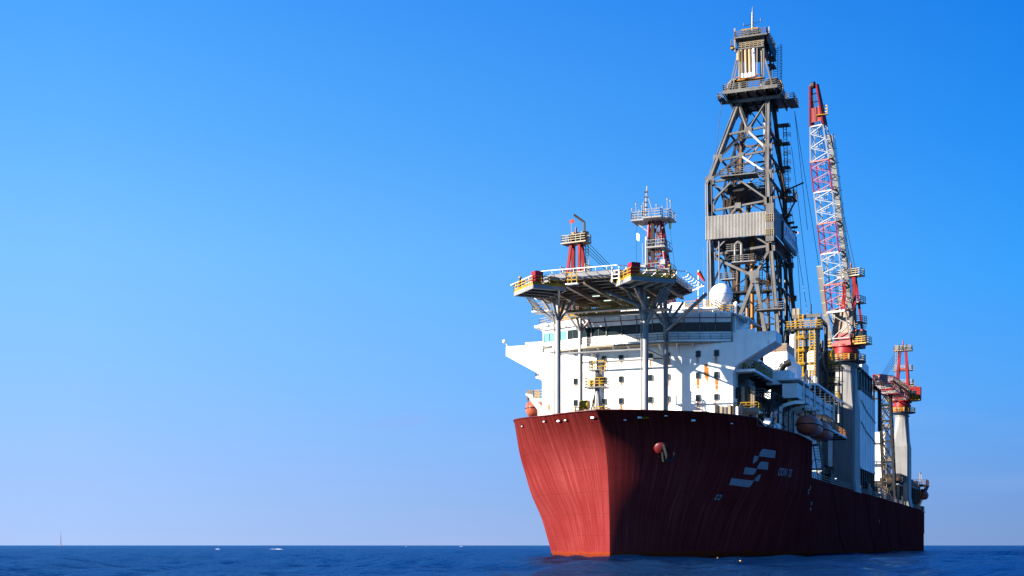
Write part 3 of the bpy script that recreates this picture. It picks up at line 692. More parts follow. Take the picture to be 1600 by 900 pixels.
# walkways slung under the deck
for (x0, x1, y0, z) in ((-8.2, 4.0, 3.2, 33.15), (-8.2, 4.0, 8.2, 33.4)):
    wk = X(x0, x1, y0-.5, y0+.5, z-.18, z).build('catwalk', 'steel', HD)
    MB().rail([(x0, y0-.48, z), (x1, y0-.48, z)], 1.0, 1.5, .03).rail([(x0, y0+.48, z), (x1, y0+.48, z)], 1.0, 1.5, .03).build('catwalk_railing', 'yellow', wk)
    X(x0, x1, y0-.53, y0-.5, z, z+.14).build('toe_board', 'yellow', wk)
    for x in (x0+.5, x0+4, x0+8, x1-.4): MB().beam((x, y0, z), (x, y0, HZ-1), .1).build('hanger', 'galv', wk)
    for x in (-3, -.5, 2.5): X(x-.5, x+.5, y0+.2, y0+.35, z+1.9, z+2.0).build('tube_lamp', 'tube', wk)
X(-11.2, -8.4, .6, 3.0, 33.0, 33.15).build('catwalk', 'white', HD)
MB().rail([(-11.1,.7,33.15),(-8.5,.7,33.15)],1.0,.8,.035).rail([(-11.1,.7,33.15),(-11.1,3,33.15)],1.0,.8,.035).build('catwalk_railing','yellow',HD)
MB().ladder((-9.5,-6.0,33.9), (-10.6, .8, 33.1), (.7,.3,0)).build('stair','galv',HD)
# corner platforms with fire monitors
def corner(A, Bv, depth, z, boxpos, monpos, lab):
    A, Bv = Vector((*A, 0)), Vector((*Bv, 0)); e = (Bv-A); d = e.normalized(); q = Vector((-d.y, d.x, 0)) if (Vector((HC[0],HC[1],0))-A).dot(Vector((-d.y, d.x, 0))) > 0 else Vector((d.y, -d.x, 0)); q = q*depth
    P = [A, Bv, Bv+q, A+q]
    if (P[1]-P[0]).cross(P[2]-P[1]).z < 0: P = P[::-1]
    pl = MB().prism([(p.x, p.y) for p in P], z-.12, z).build('corner_platform', 'steel', HD)
    mb = MB()
    for i in range(4): mb.beam(P[i]+Vector((0,0,z-.2)), P[(i+1)%4]+Vector((0,0,z-.2)), .12, .5)
    mb.build('fascia', 'galv', pl)
    mb = MB()
    for f in (.3, .6, .85): mb.beam(A.lerp(Bv, f)+Vector((0,0,z-.35)), (A+q).lerp(Bv+q, f)+Vector((0,0,z-.35)), .14, .35)
    mb.build('platform_beam', 'under', pl)
    zz = Vector((0,0,z)); mb = MB().rail([A+q+zz, A+zz, Bv+zz, Bv+q*.9+zz], 1.15, 1.15, .045)
    mb.beam(A+zz+Vector((0,0,.13)), Bv+zz+Vector((0,0,.13)), .06, .26).beam(A+zz+Vector((0,0,.13)), A+q+zz+Vector((0,0,.13)), .06, .26); mb.build('platform_railing', 'yellow', pl)
    s = MB(); c = Vector((*boxpos, z)); a = math.atan2(d.y, d.x); u = d*.6; v = Vector((-d.y, d.x, 0))*.55
    s.prism([(c+o).to_2d()[:] for o in (-u-v, u-v, u+v, -u+v)] if d.x*1 > -9 else [], z+.55, z+1.9)
    s.build('foam_cabinet', 'boxred', pl)
    MB().beam(c+Vector((0,0,0)), c+Vector((0,0,.56)), .5).build('cabinet_stand', 'red', pl)
    m = Vector((*monpos, z))
    MB().tube(m, m+Vector((0,0,1.1)), .16).tube(m+Vector((0,0,1.1)), m+Vector((.0,0,1.55)), .26, .2).tube(m+Vector((0,0,1.35)), m+Vector((.9,-.4,1.25)), .1).tube(m+Vector((0,0,1.55)), m+Vector((0,0,1.8)), .17, .1).build('fire_monitor', 'dark', pl)
    MB().lathe(m+Vector((0,0,1.8)), [(.22,0),(.2,.15),(.05,.25)], 10).build('monitor_cap', 'yellow', pl)
    for f in (.35, .75): MB().tube(A.lerp(Bv, f)+q*.4+zz, A.lerp(Bv, f)+q*.4+zz+Vector((0,0,.8)), .22).build('foam_pot', 'boxred', pl)
    return P, pl
corner((-6.8, -10.3), (-11.0, -6.2), 4.6, 34.4, (-6.8, -8.9), (-10.1, -6.4), '')
P, pl = corner((5.9, -10.0), (10.4, -6.0), 4.4, 34.55, (5.9, -8.7), (9.6, -5.6), '')
X(8.3, 8.36, -7.2, -5.2, 34.7, 35.75).build('screen', 'yellow', pl)
MB().beam((-4.4,-7.4,34.1),(-7.3,.6,33.4),.25).build('knee','galv',HD); MB().beam((5.0,-5.6,34.1),(4.7,.6,32.2),.25).build('knee','galv',HD); MB().beam((8.2,-4,34.1),(5,.8,31.0),.25).build('knee','galv',HD)
st = MB().ladder((7.0,-2.4,32.0),(8.9,-5.2,34.4),(.8,.5,0),.3,.06).build('stair','galv',HD)
MB().rail([(5.6,-1.2,32.0),(7.6,-1.2,32.0)],1.4,.5,.04).build('stair_railing','yellow',HD); X(5.0,8.2,-1.6,.2,31.85,32.0).build('landing','steel',HD)
MB().beam((5.2,-1.5,31.9),(5.2,-1.5,35),.12).beam((8.1,-1.5,31.9),(8.1,-1.5,35),.12).build('hanger','galv',HD)
# front access cage hanging on the deck edge
MB().rail([(-2.9,-8.9,34.5),(-1.5,-8.9,34.5)],1.35,.7,.05).rail([(-2.9,-8.9,34.5),(-2.9,-8.3,34.5)],1.35,.7,.05).build('access_cage','yellow',HD)
X(-3.0,-1.4,-9.0,-8.2,34.38,34.5).build('cage_floor','white',HD)
MB().ladder((3.0,-8.6,34.3),(3.0,-8.6,36.2),(.9,0,0),.45,.06).build('edge_ladder','white',HD)

# ------------------------------------------------------------------ bow mast and winch
t = thing('bow_mast', 'short grey mast with yellow-railed platforms on the foredeck before the white wall', 'mast', (-3, 4, 16.3))
MB().tube((-3, 4, 16.3), (-3, 4, 20.5), .62, .55, 14).tube((-3, 4, 20.5), (-3, 4, 22.6), .5, .36, 14).tube((-3, 4, 22.6), (-3, 4, 25.2), .34, .3, 12).tube((-3, 4, 25.2), (-3, 4, 27.9), .12, .09, 8).build('pole', 'galv', t, True)
for a in range(4): MB().beam((-3+1.1*math.cos(a*1.57+.5), 4+1.1*math.sin(a*1.57+.5), 18.6), (-3+.3*math.cos(a*1.57+.5), 4+.3*math.sin(a*1.57+.5), 22), .16).build('stay', 'galv', t)
X(-4.45, -1.65, 2.9, 5.1, 22.75, 22.9).build('lower_platform', 'steel', t); MB().rail([(-4.4,5,22.9),(-4.4,2.95,22.9),(-1.7,2.95,22.9),(-1.7,5,22.9)],1.15,.7,.04).build('lower_railing','yellow',t)
X(-3.9, -2.2, 3.2, 4.8, 25.1, 25.22).build('upper_platform', 'steel', t); MB().rail([(-3.85,4.7,25.2),(-3.85,3.25,25.2),(-1.8,3.25,25.2),(-1.8,4.7,25.2)],1.2,.6,.04).build('upper_railing','yellow',t)
MB().rail([(-2.2,3.2,24.4),(-1.75,3.2,24.4)],1.9,.4,.035).build('ladder_cage','yellow',t); MB().ladder((-3.85,3.4,18.6),(-3.85,3.4,27.6),(.35,0,0),.4,.035).build('ladder','yellow',t)
MB().lathe((-2.55, 3.3, 24.15), [(.12,-.3),(.46,-.25),(.5,.1),(.3,.3)], 14, 'Y').build('horn', 'black', t, True); MB().sphere((-2.95, 4, 27.2), .25, 10, 6).build('mast_lamp', 'steel', t, True)
X(-2.5, -2.1, 3.1, 3.4, 23.0, 23.7).build('lamp_box', 'yellow', t); X(-3.8, -3.3, 3.1, 3.4, 22.95, 23.8).build('lamp_box', 'yellow', t); X(-2.6, -1.8, 3.4, 4.0, 18.8, 19.8).build('locker','yellow',t)
t = thing('foredeck_platform', 'yellow railed working platform at the foot of the bow mast', 'platform', (-4, 4, 16.3))
X(-6.3, -1.6, 2.6, 5.6, 18.85, 19.0).build('deck', 'yellow', t)
for a in (-6.1, -3.9, -1.8): MB().tube((a, 2.8, 16.3), (a, 2.8, 18.85), .1).build('leg', 'yellow', t)
MB().rail([(-6.2,2.7,19.0),(-4.6,2.7,19.0)],1.15,.6,.05).build('railing','yellow',t); MB().rail([(-2.9,2.7,19),(-1.7,2.7,19),(-1.7,5.5,19)],1.15,.6,.05).build('railing','yellow',t)
t = thing('deck_winch', 'bright yellow covered winch beside the bow mast', 'winch', (-4.6, 3.4, 19.0))
MB().lathe((-4.65, 3.5, 20.55), [(.1,-.6),(.62,-.58),(.62,.58),(.1,.6)], 10, 'X').build('drum_cover', 'yellow', t, True); X(-5.2,-4.1,3.1,3.9,19.9,20.1).build('bed','yellow',t)
for a in (-5.1, -4.65, -4.2): MB().beam((a, 3.2, 19.0), (a, 3.2, 19.9), .12).build('leg', 'dark', t)
mb = MB()
for a in range(14): mb.tube((5.5+a*.55, 2.0+a*.32, 16.35), (5.5+a*.55, 2.0+a*.32, 19.0+.15*(a % 3)), .13)
tag(mb.build('mooring_fittings', 'dark'), 'dark row of mooring posts just above the bow edge', 'bollards')
o = MB().path([(7.6,2.7,19.0),(9,4.2,19.2),(11.5,6.2,19.25),(13.0,8.6,18.9)],.07); tag(o.build('fire_hose','boxred'),'red hose lying over the right bow edge','hose')
# ------------------------------------------------------------------ derrick
DK = thing('derrick', 'tall grey lattice drilling tower with a ribbed metal band at half height', 'derrick', (0.5, 88, 12))
def lerp_tab(tab, z):
    for (z0, *a), (z1, *b) in zip(tab, tab[1:]):
        if z <= z1: f = (z-z0)/(z1-z0); return Vector((a[0]+(b[0]-a[0])*f, a[1]+(b[1]-a[1])*f, z))
    return Vector((*tab[-1][1:], z))
FLt = [(14,-4.6,80),(42,-4.7,80),(54,-5.1,80),(70.3,-5.5,80),(87.3,-1.5,88)]
FRt = [(14,8.3,80),(43,7.1,80),(56.7,5.95,80),(65.5,5.5,80),(70.3,5.3,80),(87.3,3.9,88)]
RLt = [(14,-4.6,100.5),(43,-4.7,99.5),(70.3,-5.3,97.5),(87.3,-1.3,94)]
RRt = [(14,8.3,100.5),(43,7.2,99.5),(57,6.2,98.5),(70.3,5.4,96.5),(87.3,3.9,94)]
def FL(z): return lerp_tab(FLt, z)
def FR(z): return lerp_tab(FRt, z)
def RL(z): return lerp_tab(RLt, z)
def RR(z): return lerp_tab(RRt, z)
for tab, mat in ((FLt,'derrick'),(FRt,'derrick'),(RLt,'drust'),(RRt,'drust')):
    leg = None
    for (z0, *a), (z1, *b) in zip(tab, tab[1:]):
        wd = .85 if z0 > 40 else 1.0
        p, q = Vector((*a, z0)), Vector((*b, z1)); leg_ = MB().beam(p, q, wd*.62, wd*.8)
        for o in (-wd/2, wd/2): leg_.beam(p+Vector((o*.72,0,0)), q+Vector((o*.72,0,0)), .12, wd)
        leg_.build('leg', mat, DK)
def br(a, b, mat='derrick', wd=.5):
    wd *= .78
    return MB().beam(a, b, wd, wd*.9).build('brace', mat, DK)
def mid(a, b, f=.5): return a.lerp(b, f)
def gus(p, s=1.0, mat='derrick'):
    MB().beam(p+Vector((-s*.7,-.28,0)), p+Vector((s*.7,-.28,0)), .12, s*1.3).build('gusset', mat, DK)
zs = dict(a=87.0, b=80.3, c=75.2, d=70.3, e=64.6, f=56.6)
M1 = mid(FL(80.0), FR(80.6), .52); br(FL(79.9), FR(80.8)); br(FL(86.6), M1, wd=.62); br(FR(86.9), M1, wd=.5); br(M1, FL(74.9), wd=.45); br(M1, FR(75.8), wd=.62); gus(M1); br(mid(FR(86.9), M1, .35), FR(81.2), wd=.25)
M2 = mid(FL(74.6), FR(75.4), .47); br(FL(74.4), FR(75.5)); br(M2, FL(70.4)); br(M2, FR(70.6)); gus(M2, .8); gus(FL(74.8), 1.2); gus(FR(76), 1.1)
M3 = mid(FL(70.0), FR(70.9), .45); br(FL(69.9), FR(70.9)); br(M3, FL(66.0), wd=.42); br(M3, FR(65.6), wd=.42); gus(FL(70.2), 1.2); gus(FR(70.4), 1.2); br(FL(69.5), mid(FL(66.0), M3, .55), wd=.28)
M4 = mid(FL(64.7), FR(65.4), .48); br(FL(64.5), FR(65.5)); br(M4, FL(59.5)); br(M4, FR(59.5)); gus(M4, .8); gus(FL(65), 1.1); gus(FR(65.4), 1.1)
G = Vector((2.9, 79.9, 51.6)); br(FL(56.2), FR(57.1), wd=.6); br(FL(55.9), G, wd=.62); br(FR(56.8), G, wd=.62); br(FL(56.4), FL(60)+Vector((4,0,0)), wd=.4); br(FR(57), FR(60.5)+Vector((-5,0,0)), wd=.4)
MB().extr([G+Vector((-1.0,-.4,1.0)), G+Vector((1.0,-.4,1.0)), G+Vector((.8,-.4,-1.3)), G+Vector((-.6,-.4,-1.3))], (0,.5,0)).build('gusset', 'derrick', DK)
MB().tube(G+Vector((.6,-.42,-.6)), G+Vector((.6,-.5,-.6)), .3, n=16).build('gusset_hole', 'dark', DK)
br(G+Vector((-.4,0,-1.5)), Vector((-.4,79.9,43)), wd=.8); br(G+Vector((.5,0,-1.5)), Vector((4.9,79.9,41)), wd=.85); br(FL(46.5), FL(46.5)+Vector((5,0,0)), 'derrick', .45); br(FL(51), mid(FL(51), G, .4)+Vector((0,0,-3)), wd=.3); gus(FR(56.8), 1.2); gus(FL(56), 1.1)
br(Vector((-.4,79.9,43)), FL(36)+Vector((0,.1,0)), wd=.7)
# port side, rear and starboard faces
lv = [14, 24, 34, 44, 50.5, 57, 64.5, 70.3, 75.2, 80.5, 87]
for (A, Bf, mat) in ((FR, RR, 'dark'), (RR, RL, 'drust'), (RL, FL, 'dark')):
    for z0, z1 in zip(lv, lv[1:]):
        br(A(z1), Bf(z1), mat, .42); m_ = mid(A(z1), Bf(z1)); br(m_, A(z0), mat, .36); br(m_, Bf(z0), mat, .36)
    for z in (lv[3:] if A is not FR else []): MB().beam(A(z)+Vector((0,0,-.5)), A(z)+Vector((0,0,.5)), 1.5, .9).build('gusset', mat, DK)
# a second, lighter frame inside the tower
def IL(z): return FL(z).lerp(RL(z), .45)+Vector((.7, 0, 0))
def IR(z): return FR(z).lerp(RR(z), .45)-Vector((.7, 0, 0))
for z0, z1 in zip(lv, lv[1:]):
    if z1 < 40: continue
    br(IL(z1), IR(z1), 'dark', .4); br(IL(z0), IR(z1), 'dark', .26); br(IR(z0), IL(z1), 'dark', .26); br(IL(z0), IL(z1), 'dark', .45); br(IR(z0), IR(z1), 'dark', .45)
    if 44 < z1 < 72:
        p = X(IL(z1).x, IR(z1).x-1.5, 88.5, 91, z1-.15, z1).build('platform', 'dark', DK); MB().rail([(IL(z1).x, 88.6, z1), (IR(z1).x-1.5, 88.6, z1)], 1.1, .9, .04).build('platform_railing', 'dark', p)
# guide rails, pipes and racks inside
MB().tube((1.7, 84, 14), (1.7, 84, 63), .36, n=10).tube((2.7, 85.2, 14), (2.7, 85.2, 50), .42, n=10).build('drill_string', 'amber', DK, True)
MB().tube((1.2, 85, 14), (1.2, 85, 52), .26, n=8).tube((.2, 87, 14), (.2, 87, 47), .45, n=8).build('riser', 'drust', DK)
for x, mat, r, z1 in ((-1.2, 'dark', .45, 69), (-3.4, 'drust', .42, 84), (4.4, 'drust', .3, 80)):
    MB().tube((x, 90, 14), (x*.55+.2, 91, z1), r, n=10).build('guide_column', mat, DK)
for x, y in ((5.9, 93.5), (6.3, 97.5)):
    MB().tube((x, y, 14), (x-.8, y, 58), .4, n=8).build('guide_column', 'dark', DK)
for i in range(8):
    MB().tube((-3.6+i*.55, 96, 14), (-3.6+i*.55, 96, 33+(i*37 % 9)), .2, n=6).build('stand_pipe', 'drust', DK)
rs = random.Random(4)
def plat(x0, x1, y0, y1, z, mat='steel', rail='derrick', h=1.1):
    o = X(x0, x1, y0, y1, z-.2, z).build('platform', mat, DK)
    MB().rail([(x0, y1, z), (x0, y0, z), (x1, y0, z), (x1, y1, z)], h, 1.0, .045).build('platform_railing', rail, o); return o
plat(-3.3, 3.4, 78.6, 82, 70.6, 'derrick'); X(-2.6, 2.2, 82, 93, 68.3, 69.6).build('racking_board', 'dark', DK)
plat(-2.2, 0.0, 78.8, 81, 56.6); plat(-1.1, 3.2, 78.6, 81, 54.4, 'galv'); plat(-3.2, -.6, 78.8, 80.5, 51.4, 'galv'); plat(3.7, 8.4, 78.5, 81, 45.2, 'derrick'); plat(4.4, 6, 84, 88, 52, 'dark'); plat(-3, .5, 90, 92.5, 44.5, 'dark', 'dark'); plat(2.4, 4, 80.5, 82, 49)
MB().path([(-.5,79,54.4),(-.5,79,57.6),(.1,79,58.1),(.7,79,57.6),(.7,79,54.4)], .25, 8).build('gooseneck', 'derrick', DK)
for i in range(44):
    x = rs.uniform(-3.5, 4.2); y = rs.uniform(83, 94); z = rs.choice([rs.uniform(62.5, 69.5), rs.uniform(40, 60), rs.uniform(22, 42)]); w_ = rs.uniform(.3, 1.0); h_ = rs.uniform(.4, 1.5)
    mb = MB().box(x-w_, x+w_, y-.6, y+.6, z-h_/2, z+h_/2)
    for k in range(4): mb.tube((x-w_+k*w_*.6, y-.8, z-h_*.9), (x-w_+k*w_*.6+rs.uniform(-.3,.3), y-.8, z+h_*.9), .09, n=5)
    mb.build('machinery', rs.choice(['dark', 'dark', 'dark', 'drust']), DK)
for x, y, z0, z1 in ((-1.9, 82.5, 20, 47), (-2.2, 84, 60, 70), (3.2, 83, 44, 56), (7.6, 90, 22, 58), (3.4, 90, 70, 86)):
    MB().ladder((x, y, z0), (x, y, z1), (.6, 0, 0), .45, .06).build('ladder', 'dark', DK)
MB().tube((3.2, 93.5, 58), (2.6, 92.5, 86.5), .6, n=10).tube((4.3, 93.5, 64), (3.4, 92.5, 86.5), .16, n=6).build('hose_bundle', 'galv', DK)
for i in range(4):
    x = -5.6-i*.33 if i < 3 else -4.1
    MB().path([(x+.9, 79.3, 14), (x+.7, 79.3, 42), (x+.25, 79.3, 58), (x-.0, 79.3, 60), (x-.2, 79.3, 66), (x-.25, 79.4, 69.6), (x+.5, 80.3, 71.5)] if i < 2 else [(x+.9, 79.2, 14), (x+.5, 79.2, 58.5)], .13, 6).build('stand_pipe', 'galv', DK)
MB().path([(-5.9, 79.4, 69.8), (-2.05, 87.3, 85.5), (-2.05, 87.3, 88)], .12, 6).build('stand_pipe', 'galv', DK)
# ribbed wind wall: separate sheets
for k in range(11):
    x0 = -6.15+k*1.09; vs = []; fs = []; n = 16
    for i in range(n+1):
        x = x0+1.09*i/n; dy = -.09 if (i % 4) in (1, 2) else .09
        for z in (59.0, 63.35): vs.append((x, 79.15+dy, z))
    for i in range(n): fs.append((2*i, 2*i+2, 2*i+3, 2*i+1))
    MB().add(vs, fs).build('wall_sheet', 'sheet', DK)
X(-6.1, 5.9, 79.3, 79.4, 59.05, 63.3).build('wall_backing', 'dark', DK)
X(-6.15, -6.0, 79.3, 101, 59.0, 63.4).build('wall_backing', 'dark', DK)
for k in range(5):
    y0 = 79.4+k*4.35; X(6.7, 6.82, y0, y0+4.3, 59.2, 64.0 if k < 2 else 63.7).build('side_sheet', 'steel', DK)
X(-6, 6.7, 79.5, 100.9, 58.85, 59.0).build('wall_floor', 'dark', DK)
X(6.85, 7.1, 86.3, 101.3, 59.3, 63.1).build('banner_frame', 'dark', DK)
ban = X(7.1, 7.14, 87.2, 101.2, 60.0, 63.0).build('banner', 'banner', DK)
def text_mesh(s, size):
    cu = bpy.data.curves.new('t', 'FONT'); cu.body = s; cu.size = size; o = bpy.data.objects.new('t', cu); C.objects.link(o)
    bpy.context.view_layer.update(); me = bpy.data.meshes.new_from_object(o.evaluated_get(bpy.context.evaluated_depsgraph_get())); bpy.data.objects.remove(o); bpy.data.curves.remove(cu); return me
me = text_mesh('Foresea', 2.35); xs_ = [v.co.x for v in me.vertices]; sx_ = 9.3/(max(xs_)-min(xs_))
for v in me.vertices: c = v.co.copy(); v.co = (7.16, 91.2+(c.x-min(xs_))*sx_, 60.75+c.y)
me.materials.clear(); me.materials.append(M['blue']); me.name = 'banner_lettering'; put(me, 'banner_lettering', ban)
for q in ([(.9,2.4),(2.2,2.4),(2.2,1.95),(.8,1.95)], [(.5,1.85),(1.3,1.85),(1.2,1.4),(.4,1.4)], [(1.4,1.7),(2.3,1.7),(2.2,1.25),(1.3,1.25)], [(.2,1.1),(1.5,1.1),(1.3,.65),(.1,.65)]):
    MB().extr([(7.15, 88+a, 60.1+b) for a, b in q], (.01, 0, 0)).build('banner_emblem', 'blue', ban)
MB().box(5.3, 6.8, 78.4, 79.0, 57.6, 64.6).build('wall_ladder_box', 'derrick', DK); MB().rail([(5.2,78.3,61.2),(6.8,78.3,61.2)],1.4,.4,.05).rail([(5.2,78.3,58.6),(6.8,78.3,58.6)],1.2,.4,.05).build('wall_railing','cream',DK)
MB().tube((6.4,99.6,64.1),(7.2,100.8,63.9),.2).build('lamp_arm','dark',DK); MB().sphere((7.3,100.9,63.9),.22,10,6).build('warning_lamp','lamp',DK)
for y in (88, 93, 97): MB().tube((6.7, y, 64.1), (8.0, y, 64.1), .25).build('floodlight', 'dark', DK)
# rear platforms and ladder cages down the aft side
for z in (84, 80.5, 76, 71.5, 67, 63.8): X(4.4, 6.6, RR(z).y, RR(z).y+2.2, z-.15, z).build('platform', 'dark', DK); 
for z0, z1 in ((71.5, 84), (58, 71)):
    mb = MB().ladder((5.6, 97.2, z0), (5.3, 96.2, z1), (.6, .2, 0), .6, .06)
    for k in range(8): z = z0+(z1-z0)*k/7; mb.rail([(5.1,97.9,z),(6.4,97.9,z)],.9,.7,.04)
    mb.build('ladder_cage', 'dark', DK)
X(4.6, 7.2, 97, 101.5, 70.2, 70.4).build('platform', 'dark', DK); MB().rail([(5,97.2,70.4),(7.1,97.2,70.4),(7.1,101.3,70.4)],1.5,.8,.06).build('platform_railing','derrick',DK); MB().beam((5.6,97.5,66),(7.1,100,70.2),.25).build('brace','dark',DK); MB().tube((5.5,97.5,71.6),(9,98,73),.16).build('boom_pole','dark',DK)
# crown platform and crown frame
zc = 88.3
cp = X(-4.0, 6.4, 84, 97.9, zc-.25, zc).build('crown_platform', 'derrick', DK)
for x in (-3.2, -1.4, .4, 2.2, 4.0, 5.8): MB().beam((x, 84.1, zc-.6), (x, 97.8, zc-.6), .2, .7).build('platform_beam', 'dark', cp)
MB().beam((-4, 84.1, zc-.35), (6.4, 84.1, zc-.35), .15, .6).beam((-4, 87, zc-1.4), (6.4, 87, zc-1.4), .3, .6).build('platform_beam', 'derrick', cp)
MB().extr([(-4.3, 84.5, zc-.4), (-4.3, 97, zc-.4), (-3.0, 96.5, zc-2.0), (-2.8, 86.5, zc-2.0)], (.2, 0, 0)).build('platform_knee', 'dark', cp)
MB().rail([(-3.9,96,zc),(-3.9,84.1,zc),(6.3,84.1,zc),(6.3,97.8,zc)],1.15,1.1,.05).build('crown_railing','derrick',cp)
X(6.4, 8.0, 93, 98.5, zc-.3, zc-.05).build('crown_step', 'dark', cp); MB().rail([(6.6,93.1,zc),(7.9,93.1,zc),(7.9,98.4,zc)],1.0,.9,.05).build('crown_railing','steel',cp)
X(-5.2, -4.0, 85, 88.5, zc-1.2, zc-1.0).build('crown_step','dark',cp); MB().rail([(-5.1,88,zc-1),(-5.1,85.1,zc-1),(-4.1,85.1,zc-1)],1.0,.7,.05).build('crown_railing','steel',cp)
MB().beam((-4.5,84.5,zc-.8),(-5.4,84.3,zc-.8),.2).build('post','steel',cp)
for x, y in ((-1.2, 86), (3.5, 86), (3.5, 93), (-1.2, 93)): MB().beam((x, y, zc), (x*.96, y, 98.3), .4).build('crown_post', 'derrick' if y < 90 else 'dark', DK)
MB().beam((-3.2, 85.6, zc), (-1.5, 85.8, 95.5), .22).beam((-2.6, 85.6, zc), (-1.2, 85.8, 95.2), .22).beam((5.2, 86, zc), (3.7, 86, 94), .26).build('crown_stay', 'derrick', DK)
MB().beam((-.9, 86.4, zc), (-.9, 86.4, 98), .3).beam((2.9, 86.4, zc), (2.9, 86.4, 98), .3).build('crown_post', 'cream', DK)
X(-1.6, 3.6, 85.4, 93.4, 96.2, 96.45).build('crown_deck', 'derrick', DK); MB().rail([(-1.5,85.5,96.45),(3.2,85.5,96.45)],1.0,.8,.05).build('crown_railing','cream',DK)
X(-2.0, 4.3, 84.8, 94, 98.2, 98.5).build('crown_deck', 'derrick', DK); X(-1.2, 3.2, 86, 92, 96.6, 98.2).build('crown_block', 'drust', DK); MB().rail([(-1.9,92,98.5),(-1.9,84.9,98.5),(4.2,84.9,98.5),(4.2,93.9,98.5)],1.05,.9,.05).build('crown_railing','derrick',DK)
X(-2.8,-2.0,85.2,87.5,96.9,97.1).build('crown_step','dark',DK); MB().rail([(-2.7,85.3,97.1),(-2.1,85.3,97.1)],1.2,.6,.05).build('crown_railing','derrick',DK)
MB().extr([(4.2, 85, 98.2), (4.2, 94, 98.2), (4.2, 93, 96.2), (4.2, 87, 96.2)], (.25, 0, 0)).build('crown_side','dark',DK)
MB().beam((-1.9,85.2,95.8),(-1.9,85.2,100.3),.3).build('crown_post','galv',DK)
MB().rail([(-.6,85.2,98.5),(2.6,85.2,98.5),(2.6,87,98.5)],1.3,.5,.08).rail([(2.6,87,98.5),(-.6,87,98.5),(2.6,87,98.5)],1.5,.8,.09).build('crown_railing','yellow',DK)
for k, x in enumerate((-.55, .25, 1.0, 1.75)):
    b = MB().tube((x, 85.7, 90.8), (x-.15, 85.7, 96.0), .32, n=14).lathe((x-.15, 85.7, 96.0), [(.32,0),(.15,.3)], 12).build('pressure_bottle', 'tan' if k < 3 else 'white', DK, True)
    MB().tube((x+.012, 85.69, 90.75), (x-.01, 85.69, 91.6), .33, n=14).build('bottle_base', 'white', b, True)
    if k == 3:
        MB().tube((x-.18, 85.36, 95.2), (x-.18, 85.34, 95.2), .17, n=12).build('bottle_mark', 'boxred', b)
        for j, z in enumerate((94.2, 93.85, 93.5, 93.15)): X(x-.2, x-.08, 85.365, 85.37, z-.12, z+.12).build('bottle_mark', 'boxred', b)
MB().tube((-1.35, 85.6, 94.2), (-1.35, 85.6, 96), .33, n=12).build('pressure_bottle', 'tan', DK, True)
X(-1.5, 3.2, 85.1, 86.2, 90.2, 90.4).build('bottle_rack', 'amber', DK); MB().path([(-1.6,85,90.9),(0,84.9,90.4),(1.6,84.9,90.5),(2.8,85,90.9)],.1).build('bottle_pipe','amber',DK)
MB().beam((-1.1,85.2,90.3),(-1.1,85.2,96),.14).beam((2.35,85.2,90.3),(2.35,85.2,96),.14).build('bottle_rack','cream',DK)
MB().lathe((-2.2, 86.5, 89.6), [(1.5,-.2),(1.5,.2),(1.25,.2),(1.25,-.2)], 24, 'Y').build('crown_sheave', 'tan', DK, True)
MB().lathe((-1.5, 87.0, 89.6), [(1.5,-.2),(1.5,.2),(1.25,.2),(1.25,-.2)], 24, 'Y').build('crown_sheave', 'tan', DK, True)
sh = MB().lathe((4.9, 88, 88.9), [(1.85,-.25),(1.85,.25),(.3,.3),(.3,-.3)], 28, 'Y').build('crown_sheave', 'under', DK, True)
MB().lathe((4.9, 88, 88.9), [(1.9,-.3),(1.9,.3),(1.75,.3),(1.75,-.3)], 28, 'Y').build('sheave_rim', 'tan', sh)
for a in range(5): MB().tube((4.9+1.2*math.cos(a*.62+.35), 87.7, 88.9+1.2*math.sin(a*.62+.35)), (4.9+1.2*math.cos(a*.62+.35), 87.66, 88.9+1.2*math.sin(a*.62+.35)), .2, n=10).build('sheave_hole', 'dark', sh)
MB().ladder((4.4, 91, 88.3), (4.4, 91, 98), (.8, .3, 0), .4, .05).ladder((5.6, 91.3, 88.3), (5.6, 91.3, 98.4), (.3, .1, 0), .6, .05).build('ladder', 'dark', DK)
for z in (93.5, 95): X(3.8, 5.0, 88, 91, z, z+.15).build('platform', 'dark', DK)
mm = MB().tube((.9, 88, 98.5), (.9, 88, 104), .24, .16, 8).tube((.9, 88, 104), (.9, 88, 105.1), .08, .04, 6).build('top_mast', 'cream', DK)
MB().tube((-.7, 88, 101.6), (2.5, 88, 102), .05).tube((-.7,88,101.6),(-.7,88,102.1),.1).tube((2.5,88,102),(2.5,88,102.6),.1).tube((.2,88,99.5),(.9,88,101.7),.05).tube((1.6,88,99.5),(.9,88,101.7),.05).build('mast_arm', 'dark', mm)
for k in range(7): MB().tube((.9, 87.8, 99.5+k*.65), (1.15, 87.8, 99.6+k*.65), .09).build('mast_step', 'drust', mm)
for x, y, z in ((-2.4, 85, 96.5), (5.0, 88, 97.3)): X(x-.25, x+.25, y-.2, y+.2, z-.15, z+.15).build('floodlight', 'yellow', DK)
MB().tube((4.3,87,98.5),(4.3,87,100.4),.06).build('aerial','galv',DK)
# guy wires: each a thing of its own kind, part of the tower
for p, q in (((7.4, 97, 87), (12.5, 99, 52)), ((7.4, 97, 87), (9.5, 99.5, 64)), ((6.8, 97, 80), (11.2, 97, 43)), ((-4.6, 86, 87), (-5.6, 81, 68)), ((6.3,98,70),(11.5,92,41)), ((7.2,100,63),(8.6,99,44))):
    MB().tube(p, q, .05, n=5).build('guy_wire', 'rope', DK)
